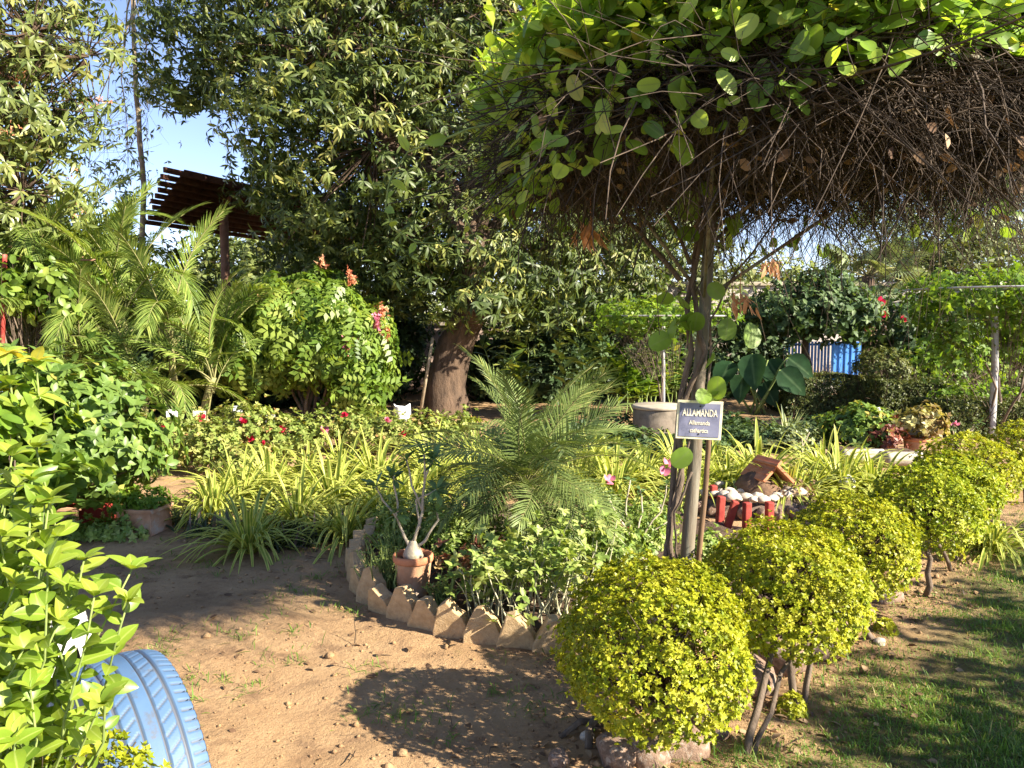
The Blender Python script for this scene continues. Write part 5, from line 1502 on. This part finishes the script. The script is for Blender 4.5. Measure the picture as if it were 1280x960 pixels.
tag(g.build('white_figure', M['ornament'], origin=p), 'small smooth white garden ornament among the striped clumps', 'ornament')

# ------------------------------------------------------------------ middle distance, right
p = gnd(822, 550); g = Geo(); cr = thing('concrete_ring', 'old round concrete well ring with a flat pale lid', 'well ring', p)
lathe(g, [(.32, -.05), (.32, .40), (.315, .41), (0, .41)], p, 40); g.build('ring', M['concrete'], cr)
g = Geo(); lathe(g, [(0, .412), (.32, .412), (.335, .42), (.335, .45), (.32, .46), (0, .462)], p, 40); g.build('lid', M['lid'], cr)
p = gnd(829, 528); pz = at(829, 395, p[1]); pt_ = thing('thin_trellis_pole', 'thin pale metal pole behind the concrete ring holding light green creeper', 'pole', p)
g = Geo(); tube(g, np.array([p - (0, 0, .1), (p + pz) / 2, pz]), .03, 10); g.build('pole', M['steel'], pt_)
g = Geo(); a = np.linspace(0, 2 * PI, 25); tube(g, np.c_[pz[0] + .9 * np.cos(a), pz[1] + .9 * np.sin(a), np.full(25, pz[2])], .012, 5)
for q in (0, 1.57): tube(g, np.array([pz + (.9 * math.cos(q), .9 * math.sin(q), 0), pz - (.9 * math.cos(q), .9 * math.sin(q), 0)]), .01, 5)
g.build('top_frame', M['steel'], pt_)
shrub('light_creeper', 'thin light green creeper spread over the pale pole frame', 'vine', p + (.1, 0, 0), [(pz + (0, 0, .02), (1.0, .9, .16)), (pz + (-.5, -.2, -.05), (.5, .5, .15))], 150, 4, .1, T_OV_S, 4, .09, M['lime'], stems=3, sr=.015, gap=.5)


def upright(label, p, n, h, size, mat, name='ginger_plant', w=.25, grp='tall leafy plants behind the bed', tm=T_LAN):
    root = thing(name, label, 'plant', p, grp); g = Geo(); g2 = Geo()
    for _ in range(n):
        b = p + np.r_[rng.normal(0, w * .5, 2), 0]; e = b + np.r_[rng.normal(0, w, 2), h * rng.uniform(.7, 1.1)]
        q = wob(b, e, 8, .03); tube(g, q, np.linspace(.014, .006, 8), 5)
        m = 22; u = rng.uniform(.25, 1, m); P = np.stack([np.interp(u, np.linspace(0, 1, 8), q[:, i]) for i in range(3)], -1)
        a = rng.uniform(0, 6.28, m)
        scatter(g2, tm, P, nrm(np.c_[np.cos(a), np.sin(a), rng.uniform(.3, 1.1, m)]), nrm(UP + rng.normal(0, .3, (m, 3))), size * rng.uniform(.7, 1.2, m), rng.uniform(0, 1, m))
    g.build('stem', M['green_stem'], root); g2.build('foliage', mat, root)
    return root


upright('bright lime leafy plant with a feathery tall leaf right of the palm', gnd(785, 520), 8, 1.15, .32, M['lime'])
upright('lime leafy plant just left of the thin pale pole', gnd(810, 518), 7, 1.2, .3, M['lime'])
upright('green upright plant behind the top of the date palm', gnd(732, 522), 6, 1.25, .34, M['bed'])
upright('green upright plant between mango trunk and palm top', gnd(650, 520), 7, 1.1, .32, M['palm'])
upright('dark green plant behind the thin pale pole', gnd(850, 515), 8, 1.3, .26, M['broad'])
# taro
p = gnd(945, 518); tz = thing('taro_plant', 'big leaved dark green taro right of the trellis post', 'plant', p); g = Geo(); g2 = Geo()
for px, py, s in ((915, 470, .55), (940, 460, .6), (960, 468, .6), (975, 480, .55), (930, 485, .5), (905, 490, .45), (955, 495, .45), (985, 465, .5)):
    e = at(px, py - 18, p[1] + rng.normal(0, .2)); q = wob(p + np.r_[rng.normal(0, .08, 2), 0], e, 6, .04, .05); tube(g, q, np.linspace(.02, .012, 6), 6)
    scatter(g2, leaf_tmpl(.75, (0, .1, .3, .55, .8, 1), peak=.35, fold=.25, curl=.3), e[None], np.array([[(px - 945) / 60, -.35, -.55]]), np.array([[(px - 945) / 200 - .5, -.8, .3]]), s, rng.uniform(0, 1))
g.build('stem', M['green_stem'], tz); g2.build('foliage', M['taro'], tz)
# agave-like variegated plant
def spiky(label, p, n, L, w, mat, name='spiky_plant', el=(.4, 1.4), droop=.15):
    root = thing(name, label, 'plant', p); g = Geo()
    az = rng.uniform(0, 6.28, n); e = rng.uniform(*el, n)
    D = np.c_[np.cos(az) * np.cos(e), np.sin(az) * np.cos(e), np.sin(e)]
    blades(g, np.tile(p, (n, 1)) + rng.normal(0, .02, (n, 3)), D, L * rng.uniform(.7, 1.1, n), w, droop, n=6, tint=rng.uniform(0, 1, n), base=.8, fold=.5)
    g.build('leaves', mat, root); return root
spiky('grey green spiky plant with sword leaves left of the clipped hedges', gnd(985, 556), 46, .62, .045, M['grey_green'])
b = gnd(985, 566); shrub('low_leafy_plant', 'dull green low bush at the foot of the spiky plant', 'plant', b, [(b + (0, 0, .14), (.3, .25, .15))], 70, 4, .05, T_OV_S, 4, .06, M['grey_green'], stems=6, sr=.006)
b = gnd(1070, 566); shrub('round_bush', 'rounded bright green bush before the clipped hedges', 'bush', b, [(b + (0, 0, .28), (.36, .34, .24)), (b + (.1, 0, .36), (.2, .2, .12))], 130, 5, .06, T_OV_S, 5, .075, M['broad'], stems=6, sr=.01, tb=.1)
# white trunks behind the round bush, log planters and potted plants
p = gnd(1105, 556); g = Geo(); tube(g, np.array([p, at(1100, 525, p[1]), at(1096, 510, p[1])]), [.075, .055, .03], 10, lump=.1); tag(g.build('white_stump', M['white_paint'], origin=p), 'white tapering painted stump beside the round bush', 'stump')
for px, py, wd, lab in ((1078, 578, 44, 'whitewashed log planter box under the round bush'), (1130, 582, 40, 'grey whitewashed log planter box left of the golden shrubs')):
    p = gnd(px, py); w = wd / FPX * p[1] * 1.2
    root = thing('log_planter', lab, 'planter', p, 'whitewashed log planters')
    g = Geo(); tube(g, wob(p + (-w / 2, 0, .07), p + (w / 2, .01, .07), 12, .01), .075, 14, lump=.06); g.build('log', M['limed_log'], root)
    g = Geo(); tube(g, np.array([p + (-w / 2 - .004, 0, .07), p + (-w / 2 + .01, 0, .07)]), .06, 14, lump=.05); tube(g, np.array([p + (w / 2 - .01, .01, .07), p + (w / 2 + .004, .01, .07)]), .06, 14, lump=.05); g.build('cut_end', M['pale_bark'], root)
    g = Geo(); box(g, p + (0, .2, .06), (w * .95, .28, .14)); g.build('soil', M['dark_soil'], root)
p = gnd(1145, 570); p[2] = .0; pot('clay_pot', 'dark clay pot of mottled plants on the right', p, .15, .22)
b = p + (0, 0, .19); shrub('croton', 'mottled yellow and red croton in the dark clay pot', 'potted plant', b, [(b + (-.02, 0, .16), (.22, .2, .14)), (b + (.12, 0, .22), (.12, .12, .16))], 55, 4, .05, T_OV_S, 5, .07, leaf_mat('croton_leaves', [(0, (.14, .07, .03)), (.5, (.26, .24, .08)), (1, (.46, .42, .18))], trans=.2), stems=6, sr=.008)
b = gnd(1110, 572); b[2] = .12; shrub('red_leaf_plant', 'dark reddish leaved plant behind the log planters', 'plant', b, [(b + (0, 0, .12), (.18, .16, .12))], 40, 4, .04, T_OV_S, 5, .06, M['red_leaf'], stems=6, sr=.006, tb=-.2)
p = gnd(1190, 562); p[2] = 0
q = lambda px, py: tuple(at(px, py, p[1]) - p)
desert_rose('small desert rose with one pink flower behind the golden row', p, [[(0, 0, .05), q(1193, 545), q(1190, 535)], [(0, 0, .05), q(1210, 545), q(1218, 530)], [q(1210, 545), q(1225, 528)]], .07, 8, [q(1191, 531), q(1196, 530)], .05)
p = gnd(1005, 590); q2 = lambda px, py: tuple(at(px, py, p[1]) - p)
desert_rose('leafless pale desert rose stub left of the log planters', p, [[(0, 0, .05), q2(1002, 560), q2(1012, 540)], [(0, 0, .05), q2(1003, 565), q2(1002, 545)]], .02, 2, (), .05)
p = gnd(1025, 572); place(ROCKS[0], 'grey_stone', (p[0], p[1], .05), (.14, .11, .09), 1.0, 'single grey boulder left of the log planters', 'stone')


# clipped hedges: leaf-covered boxes
def hedge(label, x0, x1, ytop, ybase, depth, n=5200, size=.036, mat=None):
    a, b = gnd(x0, ybase), gnd(x1, ybase); top = at(x0, ytop, a[1])[2]
    root = thing('clipped_hedge', label, 'hedge', ((a[0] + b[0]) / 2, a[1] + depth / 2, 0), 'clipped hedges on the right')
    u = rng.uniform(size=(n, 3)); f = rng.integers(0, 4, n)
    P = u.copy(); N = np.zeros((n, 3))
    P[f == 0, 1] = 0; N[f == 0] = (0, -1, .1); P[f == 1, 2] = 1; N[f == 1] = (0, 0, 1); P[f == 2, 0] = 1; N[f == 2] = (1, 0, .1); P[f == 3, 0] = 0; N[f == 3] = (-1, 0, .1)
    P += rng.normal(0, .012, P.shape)
    P = np.c_[a[0] + P[:, 0] * (b[0] - a[0]), a[1] + P[:, 1] * depth, .05 + P[:, 2] * (top - .05)]
    P += .03 * np.stack([sn(P, 3, 1), sn(P, 3, 2), sn(P, 4, 3)], -1)
    P[:, 2] -= .06 * (np.abs(u[:, 0] - .5) > .44) * (f == 1)
    g = Geo(); rosettes(g, T_OV_S, P, N + rng.normal(0, .35, N.shape), 5, .4, size, np.clip(rng.normal(.45, .22, n), 0, 1), jit=.4); g.build('foliage', mat or M['hedge'], root)
    g = Geo(); m = 300; q = np.c_[rng.uniform(a[0], b[0], m), rng.uniform(a[1], a[1] + depth, m), np.zeros(m)]
    twigs(g, q, UP + rng.normal(0, .25, (m, 3)), top * .9, .008, n=4, droop=0); g.build('stem', M['dark_bark'], root)


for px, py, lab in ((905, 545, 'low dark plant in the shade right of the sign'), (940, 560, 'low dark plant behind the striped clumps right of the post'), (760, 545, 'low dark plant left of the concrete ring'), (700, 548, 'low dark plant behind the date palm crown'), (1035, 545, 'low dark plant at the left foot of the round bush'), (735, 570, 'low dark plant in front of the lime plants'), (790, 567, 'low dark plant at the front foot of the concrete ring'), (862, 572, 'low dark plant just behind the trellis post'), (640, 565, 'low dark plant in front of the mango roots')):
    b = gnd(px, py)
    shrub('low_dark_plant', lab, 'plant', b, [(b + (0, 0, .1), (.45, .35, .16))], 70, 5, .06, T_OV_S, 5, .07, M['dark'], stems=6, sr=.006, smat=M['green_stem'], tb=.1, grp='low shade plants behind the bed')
hedge('clipped hedge block in front of the blue gate', 986, 1086, 473, 521, 1.2)
hedge('clipped hedge block behind the potted plants', 1100, 1186, 478, 528, 1.2)
hedge('longer clipped hedge block at the right behind the slim post', 1188, 1330, 470, 512, 1.2)
hedge('lower clipped hedge behind the far golden shrubs', 1185, 1330, 506, 548, .9)

tb_ = gnd(1100, 522); lob = [(at(1103, 458, tb_[1]), (.40, .4, .26))]
shrub('topiary_tree', 'small mushroom shaped clipped tree between two hedges', 'tree', tb_, lob, 200, 4, .05, T_OV_S, 5, .05, M['hedge'], stems=6, sr=.02, shell=.75, tb=.1)
# dark leafy standard tree before gate
tb_ = gnd(1012, 512); D_ = tb_[1]
lob = [(at(1010, 385, D_), (.95, .9, .5)), (at(965, 395, D_), (.5, .6, .38)), (at(1055, 395, D_), (.45, .5, .42)), (at(1030, 360, D_), (.4, .5, .25))]
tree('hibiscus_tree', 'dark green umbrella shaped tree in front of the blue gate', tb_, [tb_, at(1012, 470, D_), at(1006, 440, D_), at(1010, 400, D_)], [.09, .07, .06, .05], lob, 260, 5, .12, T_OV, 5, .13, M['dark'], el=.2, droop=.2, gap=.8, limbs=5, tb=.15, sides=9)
tb_ = gnd(1115, 505); D_ = tb_[1]
lob = [(at(1118, 405, D_), (.6, .7, .5)), (at(1145, 450, D_), (.6, .6, .55)), (at(1128, 455, D_ + .2), (.4, .5, .5)), (at(1180, 420, D_ + .2), (.5, .5, .5))]
hb_ = shrub('hibiscus_bush', 'tall dark bush with red hibiscus flowers right of the blue gate', 'bush', tb_, lob, 260, 5, .13, T_OV_S, 5, .12, M['dark'], stems=6, sr=.03, tb=.1)
for px, py in ((1101, 378), (1082, 408), (1104, 394), (1066, 410), (1128, 400)): flower(hb_, at(px, py, D_ - .75), (.2, -.8, .4), M['rose'], .1, 7)
# right vine arbour
pb_ = gnd(1240, 548); D_ = pb_[1]; pv = thing('arbour_post', 'slim mossy post carrying the light green arbour at the right', 'post', pb_)
g = Geo(); tube(g, wob(pb_ - (0, 0, .1), at(1244, 360, D_), 7, .01), .045, 10, lump=.05); g.build('post', M['steel'], pv)
g = Geo(); tube(g, wob(gnd(1254, 548), at(1248, 470, D_), 6, .06), .02, 7, lump=.1); g.build('vine_stem', M['bark'], pv)
g = Geo(); tc2 = at(1250, 362, D_); a = np.linspace(0, 2 * PI, 25); tube(g, np.c_[tc2[0] + 1.1 * np.cos(a), tc2[1] + 1.1 * np.sin(a), np.full(25, tc2[2])], .012, 5)
for q_ in (0, 1.57): tube(g, np.array([tc2 + (1.1 * math.cos(q_), 1.1 * math.sin(q_), 0), tc2 - (1.1 * math.cos(q_), 1.1 * math.sin(q_), 0)]), .012, 5)
g.build('top_frame', M['steel'], pv)
lob = [(at(1215, 365, D_), (.7, .8, .25)), (at(1290, 362, D_), (.8, .8, .25)), (at(1180, 385, D_), (.35, .5, .28)), (at(1190, 430, D_ - .1), (.25, .4, .35)), (at(1262, 420, D_ + .3), (.4, .4, .35)), (at(1290, 400, D_), (.4, .5, .3))]
shrub('arbour_vine', 'light green lobed vine heaped over the slim post at the right', 'vine', pb_ + (.14, .05, 0), lob, 260, 5, .12, T_OV_S, 5, .085, M['lime'], stems=3, sr=.02, droop=.25)
b = gnd(1160, 520); shrub('yellow_green_shrub', 'yellow green shrub filling the gap under the arbour', 'shrub', b, [(at(1165, 470, b[1]), (.45, .4, .5)), (at(1195, 500, b[1]), (.4, .4, .25)), (at(1220, 450, b[1] + .8), (.7, .5, .5))], 150, 4, .12, T_OV_S, 5, .09, M['lime'], stems=5, sr=.015)
b = gnd(1235, 535); shrub('yellow_green_shrub', 'bright low shrub between the two right hedges', 'shrub', b, [(at(1225, 500, b[1] + .3), (.7, .3, .16))], 80, 4, .08, T_OV_S, 5, .08, M['lime'], stems=5, sr=.01)

# blue gate and walls behind
gp = at(1030, 486, 17.5); gp[2] = 0
gt = thing('blue_gate', 'blue painted metal bar gate behind the clipped hedges', 'gate', gp)
zt = at(1030, 424, 17.5)[2]
x0, x1 = at(978, 450, 17.5)[0], at(1082, 450, 17.5)[0]
g = Geo(); box(g, (0, 0, zt / 2), (.05, .025, zt - .1), bev=.003); me = g.build('bar', M['dark_blue']); bar = me.data; bpy.data.objects.remove(me)
for i in range(15): child(bar, 'bar', gt, (x0 + (x1 - x0) * .55 * i / 14 - gp[0], 0, 0))
g = Geo(); box(g, ((x0 + (x1 - x0) * .79), 17.48, zt / 2), ((x1 - x0) * .42, .02, zt - .1), bev=.004)
for i in range(6): box(g, (x0 + (x1 - x0) * (.61 + .072 * i), 17.46, zt / 2), (.05, .03, zt - .16), bev=.006)
g.build('sheet_panel', M['blue_paint'], gt)
for z in (.25, zt - .12):
    g = Geo(); box(g, ((x0 + x1) / 2, 17.53, z), (x1 - x0, .03, .05), bev=.004); g.build('rail', M['dark_blue'], gt)
for x in (x0 - .1, x1 + .1):
    g = Geo(); box(g, (x, 17.5, zt / 2 + .1), (.12, .12, zt + .2), bev=.01); g.build('post', M['dark_blue'], gt)
# pale building behind gate
bw = thing('garden_wall', 'pale plastered wall seen through the gate bars', 'wall', (8, 20, 0))
g = Geo(); box(g, (8.6, 20, 1.2), (13, .2, 2.4), bev=.02); g.build('wall', M['wall'], bw)
g = Geo(); box(g, (8.6, 20, 2.46), (13.1, .34, .1), bev=.02); g.build('coping', M['lid'], bw)
bw = thing('boundary_wall', 'low pinkish boundary wall behind the mango trunk', 'wall', (-4, 18, 0))
g = Geo(); box(g, (-4, 18, .7), (17, .22, 1.4), bev=.02); g.build('wall', M['pink_wall'], bw)
g = Geo(); box(g, (-4, 18, 1.45), (17.1, .34, .09), bev=.02); g.build('coping', M['lid'], bw)

# dark shrubs along the back
k = 0
labs = ['dark back hedge shrub behind the areca palms', 'dark back hedge shrub behind the small white signs', 'dark back hedge shrub under the dome vine left side', 'dark back hedge shrub behind the dome vine trunk', 'dark shrub left of the mango trunk', 'dark shrub right of the mango trunk', 'dark shrub behind the date palm top', 'dark shrub behind the lime plants', 'dark shrub behind the taro', 'dark back shrub at the left picture edge', 'dark back shrub closing the gap right of the mango trunk', 'dark back shrub filling behind the concrete ring', 'dark back shrub between the dome vine and mango trunk']
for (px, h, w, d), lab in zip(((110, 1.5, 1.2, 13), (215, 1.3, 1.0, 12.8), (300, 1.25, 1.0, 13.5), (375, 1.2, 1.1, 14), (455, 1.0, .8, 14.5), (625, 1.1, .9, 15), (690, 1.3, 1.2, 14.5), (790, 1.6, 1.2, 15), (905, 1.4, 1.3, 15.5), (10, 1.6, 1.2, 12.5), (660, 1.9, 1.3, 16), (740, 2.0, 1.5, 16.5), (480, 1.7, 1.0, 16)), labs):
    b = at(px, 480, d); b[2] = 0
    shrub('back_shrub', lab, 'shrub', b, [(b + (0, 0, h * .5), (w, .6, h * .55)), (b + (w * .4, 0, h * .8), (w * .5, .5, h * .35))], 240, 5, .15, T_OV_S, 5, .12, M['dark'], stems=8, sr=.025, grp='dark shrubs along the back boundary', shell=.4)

# shed roof
A_ = at(205, 212, 13.0); E_ = np.array((-7.4, 15.6, 3.5)); dirp = nrm(np.array((.43, 1, 0.)))
sh = thing('metal_shed', 'open shed with rusty purlins and a brown sheet roof', 'shed', (A_[0], A_[1], 0))
g = Geo(); sv = E_ - A_; Lr = 9.5
V = []
st = A_ + dirp * 1.0
cor = [A_ + dirp * .45, A_ + dirp * Lr, E_ + dirp * Lr, E_ + dirp * .25]
nn = nrm(np.cross(dirp, sv)); nn = nn * np.sign(nn[2])
for c in cor: V.append(c + nn * .06)
for c in cor: V.append(c + nn * .085)
g.add(V, [np.array([(0, 1, 2, 3), (7, 6, 5, 4), (0, 4, 5, 1), (1, 5, 6, 2), (2, 6, 7, 3), (3, 7, 4, 0)])], smooth=False); g.build('roof_sheet', M['roof_sheet'], sh)
for i in range(10):
    p = A_ + sv * i / 9 + dirp * (0 if i < 3 else rng.uniform(0, .1)); p1 = p + dirp * Lr
    g = Geo(); cx = (p + p1) / 2; ang = math.atan2(dirp[1], dirp[0])
    box(g, cx + nn * -.0, (Lr, .05, .09), rot=rotz(ang), bev=.006); g.build('purlin', M['rust'], sh)
svn = nrm(sv)
for f in (1.6, 5.4):
    c0, c1 = A_ + dirp * f - nn * .12, E_ + dirp * f - nn * .12
    g = Geo(); tube(g, np.array([c0, (c0 + c1) / 2, c1]), .055, 4); g.build('rafter', M['rust'], sh)
for f, s_ in ((1.6, .35), (5.4, .35)):
    c0 = A_ + dirp * f + sv * s_ - nn * .16; g = Geo(); tube(g, np.array([(c0[0], c0[1], -.1), c0]), .085, 10); g.build('post', M['rust_post'], sh)

# far trees
def far_tree(label, base, lobes, n, mat, size=.22, tm=T_OV_S, name='background_tree', k=4, rc=.35, gap=.5, r=.16, **kw):
    b = np.array(base, float)
    top = np.mean([np.asarray(l[0]) for l in lobes], 0)
    tree(name, label, b, [b, b + (top - b) * .4, b + (top - b) * .8], [r, r * .8, r * .5], lobes, n, 6, rc, tm, k, size, mat, el=.2, droop=.25, gap=gap, limbs=5, grp='trees beyond the garden', sides=8, **kw)


def fb(px, d): p = at(px, 480, d); p[2] = 0; return p
far_tree('light green tree under the shed roof', fb(300, 24), [(at(300, 330, 23), (1.6, 1.2, 1.2)), (at(340, 350, 22), (1.2, 1, 1.0)), (at(270, 340, 24), (1.2, 1, .9)), (at(320, 390, 22), (1.8, 1, 1.2)), (at(250, 400, 22), (1.5, 1, 1.2))], 420, M['far'], .24)
far_tree('pale hazy tree seen under the canopy right of the post', fb(950, 30), [(at(960, 372, 30), (2.0, 1.5, 1.3)), (at(920, 400, 29), (2.0, 1.5, 1.2)), (at(1000, 400, 29), (1.8, 1.3, 1.2)), (at(940, 430, 28), (2.2, 1.3, 1.2))], 420, M['far'], .28, tb=.2)
far_tree('feathery tree rising behind the fan palm at the right', fb(1180, 24), [(at(1180, 300, 24), (2.4, 1.5, .7)), (at(1110, 320, 24), (1.5, 1.2, .5)), (at(1250, 270, 24), (2.0, 1.5, 1.0)), (at(1290, 310, 23), (1.6, 1.4, .9)), (at(1150, 340, 23), (1.5, 1.2, .4)), (at(1230, 220, 25), (2.2, 1.3, .9)), (at(1130, 260, 25), (1.8, 1.3, .7))], 800, M['grey_green'], .22, T_LAN_S, gap=.45)
far_tree('dense green tree behind the arbour at the right edge', fb(1260, 20), [(at(1120, 350, 21), (1.3, 1, .7)), (at(1200, 340, 20), (1.4, 1.1, .8)), (at(1270, 380, 20), (1.6, 1.2, 1.0)), (at(1220, 420, 19.5), (1.4, 1.2, 1.0)), (at(1290, 440, 19), (1.5, 1.2, .9)), (at(1150, 380, 21), (1.2, 1, .8))], 520, M['hedge'], .18)
far_tree('leafy tree at the far right edge beyond the hedges', fb(1410, 17), [(at(1400, 400, 17), (1.5, 1.2, 1.2)), (at(1480, 420, 16), (1.5, 1.2, 1.2)), (at(1440, 340, 17), (1.4, 1.2, 1.0)), (at(1350, 440, 17), (1.0, 1, .8))], 300, M['hedge'], .17)
far_tree('green tree behind the mango on the right side', fb(830, 21), [(at(830, 330, 21), (1.8, 1.4, 1.4)), (at(770, 370, 20), (1.6, 1.3, 1.1)), (at(880, 380, 20), (1.4, 1.3, 1.0)), (at(850, 430, 19), (1.8, 1.2, .9)), (at(800, 260, 22), (1.8, 1.4, 1.3))], 420, M['hedge'], .2, tb=.15)
far_tree('green tree behind the areca palms', fb(90, 17), [(at(60, 330, 17), (1.8, 1.2, 1.5)), (at(130, 370, 16.5), (1.4, 1.2, 1.3)), (at(200, 390, 16), (1.3, 1, 1.1)), (at(0, 380, 16), (1.6, 1.2, 1.5))], 360, M['hedge'], .2)
far_tree('grey green tree far behind the mango trunk', fb(600, 27), [(at(560, 420, 27), (2.5, 1.4, 1.2)), (at(660, 400, 27), (2.4, 1.4, 1.5)), (at(480, 430, 26), (2.0, 1.4, 1.0)), (at(720, 430, 26), (2.0, 1.4, 1.2))], 330, M['far'], .26, tb=.1)
far_tree('grey green tree far behind the dome vine', fb(370, 30), [(at(450, 370, 29), (2.8, 1.4, 2.0)), (at(380, 350, 29), (2.5, 1.4, 2.0)), (at(530, 380, 29), (2.5, 1.4, 1.8)), (at(330, 440, 30), (3, 1.4, 1.2)), (at(420, 440, 29), (2.6, 1.4, 1.2)), (at(230, 440, 29), (2.6, 1.4, 1.4))], 620, M['hedge'], .28)

# fan palm
def fan_palm(label, base, top, n, s, dead):
    root = thing('fan_palm', label, 'palm', base); base = np.array(base); top = np.array(top)
    g = Geo(); tube(g, wob(base, top, 6, .02), np.linspace(.16, .12, 6), 9, lump=.1); g.build('trunk', M['dark_bark'], root)
    def fan(mat):
        g = Geo(); tube(g, np.array([(0, 0, 0), (s * .5, 0, .06), (s * .9, 0, .0)]), .014, 5, mat=1)
        m = 34; a = np.linspace(-2.1, 2.1, m); D = np.c_[np.cos(a), np.sin(a), -.12 * np.abs(a)]
        blades(g, np.tile((s * .9, 0, 0.), (m, 1)), D, s * .85 * (1 - .12 * np.abs(a)), .06 * s, .3, n=5, tint=rng.uniform(.2, .8, m), fold=.5, base=.35)
        o = g.build('fan', [mat, M['palm_stem']]); me = o.data; bpy.data.objects.remove(o); return me
    fm, dm = fan(M['grey_green']), fan(M['dry'])
    for i in range(n):
        k = i / (n - 1); a = i * 2.4; de = i >= n - dead
        o = child(dm if de else fm, 'dead_leaf' if de else 'leaf', root, top - base, (0, 0, 0), rng.uniform(.85, 1.1))
        o.rotation_euler = (Matrix.Rotation(a, 4, 'Z') @ Matrix.Rotation((-.9 + 1.7 * k) if not de else 1.25, 4, 'Y')).to_euler()
b = fb(1085, 17); fan_palm('fan palm with dead hanging leaves above the hibiscus', b, at(1085, 345, 17), 22, .85, 6)

# shade trees that stand beyond the right of the lawn
for (x, y, z, r), lab in zip(((4.35, .95, 1.95, .5), (5.15, 1.8, 1.95, .5), (6.1, 2.7, 1.95, .55), (7.1, 3.75, 2.0, .55)), ('leafy tree beside the lawn, out of view and nearest', 'leafy tree beside the lawn, out of view, second of its row', 'leafy tree beside the lawn, out of view, third of its row', 'leafy tree beside the lawn, out of view, last of its row')):
    b = np.array((x, y, 0))
    tree('lawn_tree', lab, b, [b, b + (0, 0, z * .5), b + (.05, 0, z)], [.08, .07, .05], [(b + (0, 0, z), (r, r, .32)), (b + (.25, .25, z - .1), (r * .7, r * .7, .3)), (b + (-.2, -.25, z - .1), (r * .7, r * .7, .3))], 32, 5, .12, T_OV_S, 5, .12, M['hedge'], el=.2, droop=.2, gap=.6, limbs=3, sides=8, grp='trees shading the lawn')
